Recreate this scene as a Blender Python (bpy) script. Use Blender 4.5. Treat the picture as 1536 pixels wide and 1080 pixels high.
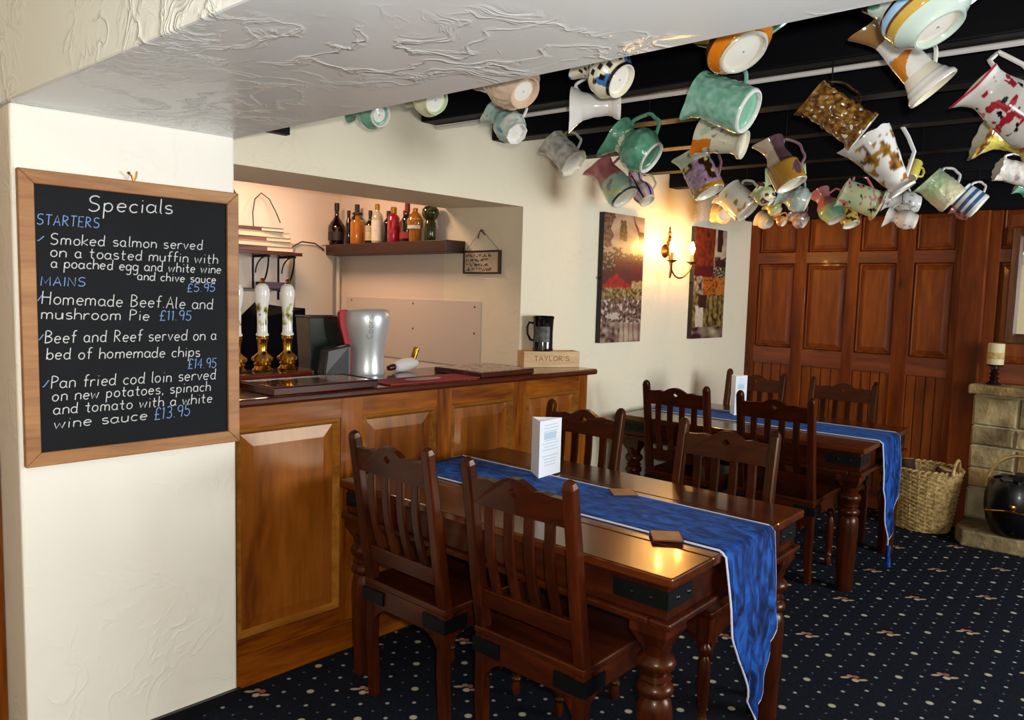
import bpy, bmesh, math, random
from math import sin, cos, pi, radians, sqrt, atan2, exp
from mathutils import Vector, Matrix, noise

for o in list(bpy.data.objects):
    bpy.data.objects.remove(o, do_unlink=True)
SC = bpy.context.scene
COL = SC.collection

# ------------------------------------------------------------------ camera
CAM_C = Vector((0.0, -2.5673, 1.4877))
YAW, PIT, ROLL, FPX = 0.7633, -0.0883, 0.0271, 1136.2
fw = Vector((cos(PIT)*cos(YAW), cos(PIT)*sin(YAW), sin(PIT)))
rt = Vector((sin(YAW), -cos(YAW), 0.0))
up = rt.cross(fw)
r2 = cos(ROLL)*rt + sin(ROLL)*up
u2 = -sin(ROLL)*rt + cos(ROLL)*up
cd = bpy.data.cameras.new('camera'); cam = bpy.data.objects.new('camera', cd); COL.objects.link(cam)
cd.sensor_fit = 'HORIZONTAL'; cd.sensor_width = 36.0
cd.lens = FPX/1536.0*36.0
cd.clip_start = 0.02; cd.clip_end = 60
M = Matrix((r2, u2, -fw)).transposed().to_4x4(); M.translation = CAM_C
cam.matrix_world = M
SC.camera = cam

# ------------------------------------------------------------------ world, lights, exposure
SC.view_settings.view_transform = 'Standard'
SC.view_settings.look = 'None'
SC.view_settings.gamma = 1.0
SC.view_settings.use_curve_mapping = False
SC.view_settings.exposure = 0.0
wd = bpy.data.worlds.new('world'); SC.world = wd; wd.use_nodes = True
bg = wd.node_tree.nodes['Background']
bg.inputs[0].default_value = (0.80, 0.88, 1.0, 1); bg.inputs[1].default_value = 0.08

def lamp(name, kind, loc, energy, color, size=0.1, target=None, size_y=None, spot=None):
    d = bpy.data.lights.new(name, kind); d.energy = energy; d.color = color
    if kind == 'AREA':
        d.size = size
        if size_y: d.shape = 'RECTANGLE'; d.size_y = size_y
    elif kind in ('POINT', 'SPOT'):
        d.shadow_soft_size = size
        if spot: d.spot_size = spot; d.spot_blend = 0.8
    o = bpy.data.objects.new(name, d); COL.objects.link(o); o.location = loc
    if target is not None:
        o.rotation_euler = (Vector(target)-Vector(loc)).to_track_quat('-Z', 'Y').to_euler()
    return o
# the camera's own flash, just above and right of the lens
lamp('camera_flash', 'POINT', CAM_C + r2*0.045 + u2*0.05, 128, (1.0, 0.98, 0.95), 0.02)
# daylight through the window of the right-hand wall
lamp('window_daylight', 'AREA', (4.0, -4.62, 1.50), 150, (0.92, 0.97, 1.0), 1.78, (3.2, 0, 1.40), 1.1)
# warm lamp in the bar alcove
lamp('alcove_lamp', 'AREA', (2.2, 1.45, 2.38), 17, (1.0, 0.62, 0.40), 0.5, (2.2, 1.45, 0), 0.3)

# ------------------------------------------------------------------ helpers
def lin(c):
    c = c.lstrip('#'); v = [int(c[i:i+2], 16)/255 for i in (0, 2, 4)]
    return tuple((x/12.92 if x <= 0.04045 else ((x+0.055)/1.055)**2.4) for x in v)
def L4(c): return (*lin(c), 1.0)

class MB:
    def __init__(s): s.v = []; s.f = []; s.c = []
    def add(s, vs, fs, cols=None):
        n = len(s.v); s.v += [Vector(p) for p in vs]; s.f += [tuple(i+n for i in f) for f in fs]
        s.c += list(cols) if cols else [(1, 1, 1)]*len(vs)
        return s
    def box(s, x0, x1, y0, y1, z0, z1, col=None):
        vs = [(x, y, z) for z in (z0, z1) for y in (y0, y1) for x in (x0, x1)]
        return s.add(vs, [(0, 2, 3, 1), (4, 5, 7, 6), (0, 1, 5, 4), (2, 6, 7, 3), (0, 4, 6, 2), (1, 3, 7, 5)], [col]*8 if col else None)
    def hexa(s, p):   # eight points ordered like box
        return s.add(p, [(0, 2, 3, 1), (4, 5, 7, 6), (0, 1, 5, 4), (2, 6, 7, 3), (0, 4, 6, 2), (1, 3, 7, 5)])
    def bar(s, path, wx, wy, side=Vector((0, 1, 0))):   # swept rectangle; wx thickness, wy width along side
        path = [Vector(p) for p in path]; rings = []
        for i, p in enumerate(path):
            t = (path[min(i+1, len(path)-1)]-path[max(i-1, 0)]).normalized()
            b = (side - t*side.dot(t)).normalized(); n = t.cross(b)
            a = wx[i] if isinstance(wx, (list, tuple)) else wx
            w = wy[i] if isinstance(wy, (list, tuple)) else wy
            rings.append([p+n*a/2+b*w/2, p-n*a/2+b*w/2, p-n*a/2-b*w/2, p+n*a/2-b*w/2])
        vs = [q for rg in rings for q in rg]; fs = []
        for i in range(len(rings)-1):
            for k in range(4):
                fs.append((i*4+k, i*4+(k+1) % 4, i*4+4+(k+1) % 4, i*4+4+k))
        fs.append((3, 2, 1, 0)); e = 4*(len(rings)-1); fs.append((e, e+1, e+2, e+3))
        return s.add(vs, fs)
    def tube(s, path, r, n=8, closed=False):
        path = [Vector(p) for p in path]; m = len(path)
        rs = r if isinstance(r, (list, tuple)) else [r]*m
        ref = Vector((0, 0, 1)); t0 = (path[1]-path[0]).normalized()
        if abs(t0.dot(ref)) > 0.9: ref = Vector((1, 0, 0))
        a = (ref - t0*ref.dot(t0)).normalized(); vs = []; fs = []
        for i, p in enumerate(path):
            if closed: t = path[(i+1) % m]-path[i-1]
            else: t = path[min(i+1, m-1)]-path[max(i-1, 0)]
            if t.length < 1e-9: t = t0
            t = t.normalized(); a = a - t*a.dot(t)
            a = a.normalized() if a.length > 1e-6 else t.orthogonal().normalized(); b = t.cross(a)
            vs += [p + (a*cos(2*pi*k/n)+b*sin(2*pi*k/n))*rs[i] for k in range(n)]
        for i in range(m if closed else m-1):
            for k in range(n):
                j = (i+1) % m
                fs.append((i*n+k, i*n+(k+1) % n, j*n+(k+1) % n, j*n+k))
        if not closed:
            fs.append(tuple(reversed(range(n)))); fs.append(tuple((m-1)*n+k for k in range(n)))
        return s.add(vs, fs)
    def lathe(s, prof, n=32, mat=None, sq=None, cols=None):   # prof [(r,z)] bottom to top
        vs = []; fs = []; cc = []
        for i, (r, z) in enumerate(prof):
            for k in range(n):
                a = 2*pi*k/n; rr = r
                p = Vector((rr*cos(a), rr*sin(a), z)); vs.append(mat @ p if mat else p)
                cc.append(cols[i] if cols else (1, 1, 1))
        for i in range(len(prof)-1):
            for k in range(n):
                fs.append((i*n+k, i*n+(k+1) % n, (i+1)*n+(k+1) % n, (i+1)*n+k))
        fs.append(tuple(reversed(range(n)))); e = (len(prof)-1)*n; fs.append(tuple(e+k for k in range(n)))
        return s.add(vs, fs, cc)
    def prism(s, poly, d0, d1, fn):   # poly 2-D outline (ccw), fn(u,v,d) -> point
        n = len(poly)
        vs = [fn(u, v, d0) for u, v in poly]+[fn(u, v, d1) for u, v in poly]
        fs = [tuple(reversed(range(n))), tuple(n+i for i in range(n))]
        fs += [(i, (i+1) % n, n+(i+1) % n, n+i) for i in range(n)]
        return s.add(vs, fs)
    def grid(s, fn, nu, nv, colfn=None):
        vs = []; cs = []
        for j in range(nv+1):
            for i in range(nu+1):
                vs.append(fn(i/nu, j/nv)); cs.append(colfn(i/nu, j/nv) if colfn else (1, 1, 1))
        fs = [(j*(nu+1)+i, j*(nu+1)+i+1, (j+1)*(nu+1)+i+1, (j+1)*(nu+1)+i) for j in range(nv) for i in range(nu)]
        return s.add(vs, fs, cs)

def obj(name, mb, mat, parent=None, smooth=False, bevel=0.0, fix=True, color=False, loc=None, segs=2):
    me = bpy.data.meshes.new(name)
    me.from_pydata([tuple(v) for v in mb.v], [], mb.f)
    if fix:
        bm = bmesh.new(); bm.from_mesh(me); bmesh.ops.recalc_face_normals(bm, faces=bm.faces); bm.to_mesh(me); bm.free()
    if color:
        at = me.color_attributes.new('paint', 'FLOAT_COLOR', 'POINT')
        for i, c in enumerate(mb.c): at.data[i].color = (c[0], c[1], c[2], 1)
    if smooth:
        me.polygons.foreach_set('use_smooth', [True]*len(me.polygons))
        if smooth != 'all':
            me.set_sharp_from_angle(angle=radians(38))
    me.materials.append(mat)
    o = bpy.data.objects.new(name, me); COL.objects.link(o)
    if loc is not None: o.location = loc
    if parent: o.parent = parent
    if bevel:
        b = o.modifiers.new('bevel', 'BEVEL'); b.width = bevel; b.segments = segs; b.limit_method = 'ANGLE'; b.angle_limit = radians(40)
        b.harden_normals = False
    return o
def tag(o, label, cat, group=None, kind=None):
    o['label'] = label; o['category'] = cat
    if group: o['group'] = group
    if kind: o['kind'] = kind
    return o
def thing(name, label, cat, loc=(0, 0, 0), rz=0.0, group=None):
    o = bpy.data.objects.new(name, None); o.empty_display_size = 0.05; COL.objects.link(o)
    o.location = loc; o.rotation_euler = (0, 0, rz)
    return tag(o, label, cat, group)
def struct(name, mb, mat, parent=None, **k):
    o = obj(name, mb, mat, parent, **k)
    if parent is None: o['kind'] = 'structure'
    return o
def kids(o): return [c for c in bpy.data.objects if c.parent == o]
def dup(o, parent=None):
    c = o.copy(); COL.objects.link(c)
    if parent is not None: c.parent = parent
    for ch in CH.get(o.name, []): 
        d = dup(ch, c)
    return c
CH = {}
def index_children():
    CH.clear()
    for o in bpy.data.objects:
        if o.parent: CH.setdefault(o.parent.name, []).append(o)

# ------------------------------------------------------------------ materials
def mat_new(name):
    m = bpy.data.materials.new(name); m.use_nodes = True
    nt = m.node_tree; b = nt.nodes['Principled BSDF']
    return m, nt, b
def N(nt, t, **k):
    n = nt.nodes.new(t)
    for a, v in k.items(): setattr(n, a, v)
    return n
def ramp(nt, stops, fac, interp='LINEAR'):
    r = N(nt, 'ShaderNodeValToRGB'); r.color_ramp.interpolation = interp
    e = r.color_ramp.elements
    while len(e) < len(stops): e.new(0.5)
    for x, (p, c) in zip(e, stops): x.position = p; x.color = c
    nt.links.new(fac, r.inputs[0]); return r
def plain(name, c, rough=0.5, metal=0.0, coat=0.0, emit=None, es=0.0, trans=0.0, spec=0.5, noise_amt=0.0, nscale=20):
    m, nt, b = mat_new(name)
    b.inputs['Base Color'].default_value = L4(c) if isinstance(c, str) else (*c, 1)
    b.inputs['Roughness'].default_value = rough; b.inputs['Metallic'].default_value = metal
    b.inputs['Coat Weight'].default_value = coat; b.inputs['Coat Roughness'].default_value = 0.1
    b.inputs['Specular IOR Level'].default_value = spec
    b.inputs['Transmission Weight'].default_value = trans
    if emit: b.inputs['Emission Color'].default_value = L4(emit); b.inputs['Emission Strength'].default_value = es
    if noise_amt:
        tc = N(nt, 'ShaderNodeTexCoord'); nz = N(nt, 'ShaderNodeTexNoise'); nz.inputs['Scale'].default_value = nscale; nz.inputs['Detail'].default_value = 4
        nt.links.new(tc.outputs['Object'], nz.inputs['Vector'])
        base = L4(c); a = tuple(x*(1-noise_amt) for x in base[:3]); d = tuple(min(1, x*(1+noise_amt)) for x in base[:3])
        r = ramp(nt, [(0.3, (*a, 1)), (0.7, (*d, 1))], nz.outputs['Fac']); nt.links.new(r.outputs[0], b.inputs['Base Color'])
    return m
def wood(name, dark, light, axis='Z', scale=6.0, rough=0.35, coat=0.0, stretch=9.0, knots=0.0, bump=0.05, mid=None):
    m, nt, b = mat_new(name)
    tc = N(nt, 'ShaderNodeTexCoord'); mp = N(nt, 'ShaderNodeMapping')
    s = {'X': (scale/stretch, scale, scale), 'Y': (scale, scale/stretch, scale), 'Z': (scale, scale, scale/stretch)}[axis]
    mp.inputs['Scale'].default_value = s
    nt.links.new(tc.outputs['Object'], mp.inputs['Vector'])
    n1 = N(nt, 'ShaderNodeTexNoise'); n1.inputs['Scale'].default_value = 1.6; n1.inputs['Detail'].default_value = 6; n1.inputs['Roughness'].default_value = 0.6; n1.inputs['Distortion'].default_value = 0.8
    n2 = N(nt, 'ShaderNodeTexNoise'); n2.inputs['Scale'].default_value = 9.0; n2.inputs['Detail'].default_value = 3
    nt.links.new(mp.outputs[0], n1.inputs['Vector']); nt.links.new(mp.outputs[0], n2.inputs['Vector'])
    mx = N(nt, 'ShaderNodeMath', operation='MULTIPLY_ADD'); mx.inputs[1].default_value = 0.3
    nt.links.new(n2.outputs['Fac'], mx.inputs[0]); nt.links.new(n1.outputs['Fac'], mx.inputs[2])
    st = [(0.45, L4(dark)), (0.85, L4(light))]
    if mid: st.insert(1, (0.62, L4(mid)))
    r = ramp(nt, st, mx.outputs[0]); out = r.outputs[0]
    if knots:
        mp2 = N(nt, 'ShaderNodeMapping')
        s2 = {'X': (1.5, 5, 5), 'Y': (5, 1.5, 5), 'Z': (5, 5, 1.9)}[axis]; mp2.inputs['Scale'].default_value = s2
        nt.links.new(tc.outputs['Object'], mp2.inputs['Vector'])
        vo = N(nt, 'ShaderNodeTexVoronoi'); vo.inputs['Scale'].default_value = 1.25
        nt.links.new(mp2.outputs[0], vo.inputs['Vector'])
        kr = ramp(nt, [(0.05, (knots, knots, knots, 1)), (0.13, (0, 0, 0, 1))], vo.outputs['Distance'])
        mk = N(nt, 'ShaderNodeMix', data_type='RGBA'); nt.links.new(kr.outputs[0], mk.inputs['Factor'])
        nt.links.new(out, mk.inputs['A']); mk.inputs['B'].default_value = tuple(x*0.25 for x in L4(dark)[:3])+(1,)
        out = mk.outputs['Result']
    nt.links.new(out, b.inputs['Base Color'])
    b.inputs['Roughness'].default_value = rough; b.inputs['Coat Weight'].default_value = coat; b.inputs['Coat Roughness'].default_value = 0.08
    bp = N(nt, 'ShaderNodeBump'); bp.inputs['Strength'].default_value = bump; bp.inputs['Distance'].default_value = 0.004
    nt.links.new(mx.outputs[0], bp.inputs['Height']); nt.links.new(bp.outputs[0], b.inputs['Normal'])
    return m
def plaster(name, c, rough=0.6, strength=0.5, scale=1.0, spec=0.4, ridge=1.0, dist=0.012, low=1.0):
    m, nt, b = mat_new(name)
    tc = N(nt, 'ShaderNodeTexCoord')
    nd = N(nt, 'ShaderNodeTexNoise'); nd.inputs['Scale'].default_value = 2.2*scale; nd.inputs['Detail'].default_value = 3
    nt.links.new(tc.outputs['Object'], nd.inputs['Vector'])
    mxv = N(nt, 'ShaderNodeMix', data_type='VECTOR'); mxv.inputs['Factor'].default_value = 0.35
    nt.links.new(tc.outputs['Object'], mxv.inputs['A']); nt.links.new(nd.outputs['Color'], mxv.inputs['B'])
    vo = N(nt, 'ShaderNodeTexNoise'); vo.inputs['Scale'].default_value = 3.6*scale; vo.inputs['Detail'].default_value = 5; vo.inputs['Distortion'].default_value = 1.6
    nt.links.new(mxv.outputs['Result'], vo.inputs['Vector'])
    # thin trowel ridges where the noise crosses its middle value
    sb = N(nt, 'ShaderNodeMath', operation='SUBTRACT'); sb.inputs[1].default_value = 0.5; nt.links.new(vo.outputs['Fac'], sb.inputs[0])
    ab = N(nt, 'ShaderNodeMath', operation='ABSOLUTE'); nt.links.new(sb.outputs[0], ab.inputs[0])
    rr = ramp(nt, [(0.0, (1, 1, 1, 1)), (0.02, (0.35, 0.35, 0.35, 1)), (0.06, (0, 0, 0, 1))], ab.outputs[0])
    ms = N(nt, 'ShaderNodeTexNoise'); ms.inputs['Scale'].default_value = 1.7*scale
    nt.links.new(tc.outputs['Object'], ms.inputs['Vector'])
    mr = ramp(nt, [(0.42, (0, 0, 0, 1)), (0.62, (1, 1, 1, 1))], ms.outputs['Fac'])
    mu = N(nt, 'ShaderNodeMath', operation='MULTIPLY'); nt.links.new(rr.outputs[0], mu.inputs[0]); nt.links.new(mr.outputs[0], mu.inputs[1])
    m2 = N(nt, 'ShaderNodeMath', operation='MULTIPLY_ADD'); m2.inputs[1].default_value = ridge
    lo = N(nt, 'ShaderNodeMath', operation='MULTIPLY'); lo.inputs[1].default_value = low; nt.links.new(vo.outputs['Fac'], lo.inputs[0])
    nt.links.new(mu.outputs[0], m2.inputs[0]); nt.links.new(lo.outputs[0], m2.inputs[2])
    bp = N(nt, 'ShaderNodeBump'); bp.inputs['Strength'].default_value = strength; bp.inputs['Distance'].default_value = dist
    nt.links.new(m2.outputs[0], bp.inputs['Height']); nt.links.new(bp.outputs[0], b.inputs['Normal'])
    b.inputs['Base Color'].default_value = L4(c); b.inputs['Roughness'].default_value = rough; b.inputs['Specular IOR Level'].default_value = spec
    return m
def painted(name, rough=0.18, coat=0.0, bump=0.0, bscale=60):
    m, nt, b = mat_new(name)
    a = N(nt, 'ShaderNodeAttribute'); a.attribute_name = 'paint'
    nt.links.new(a.outputs['Color'], b.inputs['Base Color'])
    b.inputs['Roughness'].default_value = rough; b.inputs['Coat Weight'].default_value = coat
    if bump:
        tc = N(nt, 'ShaderNodeTexCoord'); nz = N(nt, 'ShaderNodeTexNoise'); nz.inputs['Scale'].default_value = bscale
        nt.links.new(tc.outputs['Object'], nz.inputs['Vector'])
        bp = N(nt, 'ShaderNodeBump'); bp.inputs['Strength'].default_value = bump; bp.inputs['Distance'].default_value = 0.004
        nt.links.new(nz.outputs['Fac'], bp.inputs['Height']); nt.links.new(bp.outputs[0], b.inputs['Normal'])
    return m

M_WALL = plaster('cream_plaster', '#EEE4CA', 0.55, 0.35, 1.5, 0.3, 0.5)
M_PIER = plaster('cream_plaster_pier', '#F6F3EA', 0.55, 0.3, 1.3, 0.3, 0.5)
M_SOFFIT = plaster('white_swirled_plaster', '#E8ECEC', 0.24, 0.55, 1.25, 0.5, 1.1, 0.012, 0.2)
M_ALC = plaster('alcove_plaster', '#E8D8C8', 0.6, 0.15, 1.2, 0.3, 0.4)
M_BLACK = wood('black_painted_beam', '#040509', '#090B12', 'Y', 5, 0.55, 0.0, 10, bump=0.2)
M_CEIL = plain('black_ceiling', '#05070C', 0.7, spec=0.2)
M_BLACK.node_tree.nodes['Principled BSDF'].inputs['Specular IOR Level'].default_value = 0.15
M_BARW = wood('honey_oak', '#521F04', '#9C5610', 'Z', 7, 0.32, 0.12, 8, knots=0.35, mid='#783C08')
M_BARWX = wood('honey_oak_rail', '#562205', '#A05A12', 'X', 7, 0.32, 0.12, 8, knots=0.3, mid='#7C3F09')
M_BARPAN = wood('honey_oak_panel', '#54220A', '#94541A', 'Z', 5, 0.30, 0.06, 7, mid='#7C420C')
M_MOULD = wood('oak_moulding', '#74400F', '#A8722C', 'X', 8, 0.35, 0.3, 8)
M_TOPW = wood('dark_countertop', '#260B04', '#52200D', 'X', 6, 0.2, 0.4, 9)
M_DW = wood('dark_sheesham', '#210A03', '#4C1D08', 'Z', 9, 0.30, 0.05, 8, mid='#351205')
M_DWY = wood('dark_sheesham_rail', '#210A03', '#481B07', 'Y', 9, 0.30, 0.05, 8, mid='#331105')
M_TT = wood('polished_tabletop', '#2E1005', '#5C260C', 'Y', 8, 0.24, 0.6, 9, mid='#421907')
M_IRON = plain('black_iron', '#15181A', 0.42, 0.7)
M_PINE = wood('red_pine', '#4A1B07', '#85400E', 'Z', 6, 0.45, 0.05, 9, knots=0.8, mid='#64290A')
M_PINEP = wood('red_pine_panel', '#572406', '#8E4A10', 'Z', 5, 0.45, 0.05, 8, mid='#6F330A')
M_BRASS = plain('brass', '#C79A46', 0.22, 1.0)
M_WHITE = plain('white_paint', '#E8E6E0', 0.35)
M_JUG = painted('glazed_china', 0.12, 0.3)
M_JUGB = painted('moulded_glazed_china', 0.16, 0.3, 0.7, 55)
M_CANVAS = painted('oil_paint', 0.35)
M_PRINT = painted('printed_surface', 0.3)

for m_ in (M_DW, M_DWY, M_BARW, M_BARWX, M_PINE, M_PINEP): m_.node_tree.nodes['Principled BSDF'].inputs['Specular IOR Level'].default_value = 0.28

b_ = M_TT.node_tree.nodes['Principled BSDF']; b_.inputs['Coat Weight'].default_value = 0.15; b_.inputs['Specular IOR Level'].default_value = 0.9; b_.inputs['Specular Tint'].default_value = (1.0, 0.72, 0.34, 1)

for m_ in (M_BARW, M_BARWX, M_BARPAN, M_MOULD, M_DW, M_DWY, M_PINE): m_.node_tree.nodes['Principled BSDF'].inputs['Specular Tint'].default_value = (1.0, 0.80, 0.55, 1)
def carpet_mat():
    m, nt, b = mat_new('dotted_carpet')
    tc = N(nt, 'ShaderNodeTexCoord'); mp = N(nt, 'ShaderNodeMapping'); mp.vector_type = 'TEXTURE'
    s = 0.0960
    mp.inputs['Location'].default_value = (3.84, -1.24, 0); mp.inputs['Rotation'].default_value = (0, 0, radians(-40.6)); mp.inputs['Scale'].default_value = (s, s, 1)
    nt.links.new(tc.outputs['Object'], mp.inputs['Vector'])
    def cell(off, mod):   # |p - nearest lattice point| components, lattice of size mod
        a = N(nt, 'ShaderNodeVectorMath', operation='ADD'); a.inputs[1].default_value = (off+mod/2, off+mod/2, 0); nt.links.new(mp.outputs[0], a.inputs[0])
        w = N(nt, 'ShaderNodeVectorMath', operation='WRAP'); w.inputs[1].default_value = (mod, mod, 1); w.inputs[2].default_value = (0, 0, 0); nt.links.new(a.outputs[0], w.inputs[0])
        d = N(nt, 'ShaderNodeVectorMath', operation='SUBTRACT'); d.inputs[1].default_value = (mod/2, mod/2, 0); nt.links.new(w.outputs[0], d.inputs[0])
        z = N(nt, 'ShaderNodeVectorMath', operation='MULTIPLY'); z.inputs[1].default_value = (1, 1, 0); nt.links.new(d.outputs[0], z.inputs[0])
        return z
    def dot(v, r, shift=(0, 0), stretch=(1, 1)):
        a = N(nt, 'ShaderNodeVectorMath', operation='SUBTRACT'); a.inputs[1].default_value = (shift[0], shift[1], 0); nt.links.new(v.outputs[0], a.inputs[0])
        k = N(nt, 'ShaderNodeVectorMath', operation='MULTIPLY'); k.inputs[1].default_value = (stretch[0], stretch[1], 0); nt.links.new(a.outputs[0], k.inputs[0])
        l = N(nt, 'ShaderNodeVectorMath', operation='LENGTH'); nt.links.new(k.outputs[0], l.inputs[0])
        c = N(nt, 'ShaderNodeMapRange'); c.inputs['From Min'].default_value = r*1.15; c.inputs['From Max'].default_value = r*0.8; nt.links.new(l.outputs['Value'], c.inputs['Value'])
        return c.outputs[0]
    col = None
    nz = N(nt, 'ShaderNodeTexNoise'); nz.inputs['Scale'].default_value = 90; nt.links.new(tc.outputs['Object'], nz.inputs['Vector'])
    base = ramp(nt, [(0.3, L4('#0C0F16')), (0.75, L4('#181D29'))], nz.outputs['Fac']).outputs[0]
    def over(prev, fac, c):
        mx = N(nt, 'ShaderNodeMix', data_type='RGBA'); nt.links.new(fac, mx.inputs['Factor']); nt.links.new(prev, mx.inputs['A']); mx.inputs['B'].default_value = L4(c); return mx.outputs['Result']
    c1 = cell(0, 1); ch = cell(0.5, 1); c2 = cell(0, 2); c4 = cell(0, 4)
    base = over(base, dot(ch, 0.05), '#575D66')
    base = over(base, dot(c1, 0.078), '#9A9D96')
    base = over(base, dot(c2, 0.14), '#B0AA94')
    # flower: dark ground, then petals and leaves
    base = over(base, dot(c4, 0.5), '#0C1020')
    base = over(base, dot(c4, 0.14, (0.0, -0.18)), '#B5A78A')
    base = over(base, dot(c4, 0.13, (0.17, 0.09)), '#96583E')
    base = over(base, dot(c4, 0.12, (-0.04, 0.19)), '#A2745E')
    base = over(base, dot(c4, 0.14, (-0.30, 0.09), (0.7, 1.6)), '#AC977A')
    base = over(base, dot(c4, 0.14, (0.32, -0.18), (0.7, 1.6)), '#AA9374')
    nt.links.new(base, b.inputs['Base Color']); b.inputs['Roughness'].default_value = 0.95; b.inputs['Specular IOR Level'].default_value = 0.1
    bp = N(nt, 'ShaderNodeBump'); bp.inputs['Strength'].default_value = 0.4; bp.inputs['Distance'].default_value = 0.004
    n2 = N(nt, 'ShaderNodeTexNoise'); n2.inputs['Scale'].default_value = 350; nt.links.new(tc.outputs['Object'], n2.inputs['Vector'])
    nt.links.new(n2.outputs['Fac'], bp.inputs['Height']); nt.links.new(bp.outputs[0], b.inputs['Normal'])
    return m
def stone_mat(name, a, c, brick=True):
    m, nt, b = mat_new(name)
    tc = N(nt, 'ShaderNodeTexCoord'); nz = N(nt, 'ShaderNodeTexNoise'); nz.inputs['Scale'].default_value = 7; nz.inputs['Detail'].default_value = 6
    nt.links.new(tc.outputs['Object'], nz.inputs['Vector'])
    r = ramp(nt, [(0.3, L4(a)), (0.7, L4(c))], nz.outputs['Fac']); nt.links.new(r.outputs[0], b.inputs['Base Color'])
    b.inputs['Roughness'].default_value = 0.85
    bp = N(nt, 'ShaderNodeBump'); bp.inputs['Strength'].default_value = 1.0; bp.inputs['Distance'].default_value = 0.04
    nt.links.new(nz.outputs['Fac'], bp.inputs['Height']); nt.links.new(bp.outputs[0], b.inputs['Normal'])
    return m
M_CARPET = carpet_mat()

# ------------------------------------------------------------------ the setting
struct('floor', MB().box(-3, 6.2, -4.8, 2.6, -0.1, 0), M_CARPET)
struct('ceiling', MB().box(0.6, 6.2, -4.8, 2.6, 2.42, 2.55), M_CEIL)
struct('ceiling', MB().box(-3, 0.6, -4.8, 0.2, 2.44, 2.55), M_WALL)
SK = 0.13
# wall with the bar opening: lintel over the bar, solid wall beyond it
w = MB()
w.hexa([(1.0, 0.3, 1.958), (3.053, 0.3, 1.958), (1.0, 0.945, 1.986), (3.053, 0.945, 1.986), (1.0, 0.3, 2.42), (3.053, 0.3, 2.42), (1.0, 0.945, 2.42), (3.053, 0.945, 2.42)])
w.box(3.053, 5.95, 0.3, 0.945, 0, 2.42)
struct('wall_bar', w, M_WALL)
struct('wall_alcove', MB().box(3.053, 3.25, 0.945, 2.28, 0, 2.42), M_ALC)
struct('wall_back', MB().box(0.75, 3.053, 2.08, 2.28, 0, 2.42), M_ALC)
# pier carrying the chalkboard, with the boxed beam that rests on it
p = MB(); p.hexa([(0.578, -0.05, 0), (1.235, -0.05, 0), (0.578, 0.9, 0), (1.235, 0.9, 0), (0.578, -0.05, 1.98), (1.235, -0.05, 1.99), (0.578, 0.9, 1.98), (1.235, 0.9, 1.99)])
struct('wall_pier', p, M_PIER, bevel=0.008)
bs = MB(); e = 0.066
x0, x1 = 0.574, 1.243
bs.hexa([(x0+e*4.4, -4.5, 1.99), (x1+e*4.4, -4.5, 1.99), (x0-0.02, 0.25, 1.978), (x1-0.02, 0.25, 1.986),
         (x0+e*4.4, -4.5, 2.43), (x1+e*4.4, -4.5, 2.43), (x0-0.02, 0.25, 2.43), (x1-0.02, 0.25, 2.43)])
struct('trim_1', bs, M_SOFFIT, bevel=0.006)
bb = MB().box(0.60, 1.243, -0.066, -0.05, 0, 0.035)
struct('baseboard_pier', bb, plain('black_skirting', '#0C0D12', 0.4))
# the brown door beside the pier
dr = thing('door_1', '', 'door', (0.2, 0.2, 0)); del dr['label']; del dr['category']; dr['kind'] = 'structure'
obj('door_frame', MB().box(0.30, 0.376, -0.035, 0.05, 0, 2.0), M_BARW, dr, bevel=0.004)
d = MB().box(-0.55, 0.30, 0.0, 0.04, 0, 2.0)
for a in (-0.47, -0.08):
    d.box(a, a+0.30, -0.012, 0.0, 0.15, 0.95); d.box(a, a+0.30, -0.012, 0.0, 1.1, 1.85)
obj('door_leaf', d, M_BARW, dr, bevel=0.006)
struct('wall_left', MB().box(-3, -0.36, 0.2, 0.4, 0, 2.44).box(-0.36, 0.578, 0.2, 0.4, 2.0, 2.44), M_WALL)
struct('wall_rear', MB().box(-3.2, -3, -4.8, 0.4, 0, 2.5), M_WALL)
# right-hand wall with the window the daylight comes through
wr = MB().box(-3, 3.05, -4.9, -4.7, 0, 2.5).box(4.95, 6.2, -4.9, -4.7, 0, 2.5).box(3.05, 4.95, -4.9, -4.7, 0, 0.9).box(3.05, 4.95, -4.9, -4.7, 2.1, 2.5)
struct('wall_right', wr, M_WALL)
wn = MB()
for a in (3.05, 3.66, 4.28, 4.89): wn.box(a, a+0.06, -4.85, -4.79, 0.9, 2.1)
for a in (0.9, 1.47, 2.04): wn.box(3.11, 4.89, -4.85, -4.79, a, a+0.06)
struct('window_1', wn, M_WHITE)

# joists running across the room
def joist(n, u, z0, w=0.10, y0=0.3, y1=-4.6, mat=M_BLACK, zt=2.42):
    f = lambda y: u - SK*(y-0.3)
    m = MB().hexa([(f(y1), y1, z0), (f(y1)+w, y1, z0), (f(y0), y0, z0), (f(y0)+w, y0, z0), (f(y1), y1, zt), (f(y1)+w, y1, zt), (f(y0), y0, zt), (f(y0)+w, y0, zt)])
    return struct('trim_%d' % n, m, mat, bevel=0.006)
JU = [(1.72, 2.27), (2.33, 2.28), (2.80, 2.27), (3.40, 2.27), (4.05, 2.26), (4.49, 2.225), (5.12, 2.25)]
JO = [joist(i+2, u, z) for i, (u, z) in enumerate(JU)]
struct('trim_9', MB().box(5.60, 5.744, -4.6, 0.3, 2.10, 2.42), M_BLACK, bevel=0.006)
struct('trim_100', MB().box(1.2, 1.625, 0.265, 0.2995, 2.10, 2.42), M_BLACK)
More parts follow.
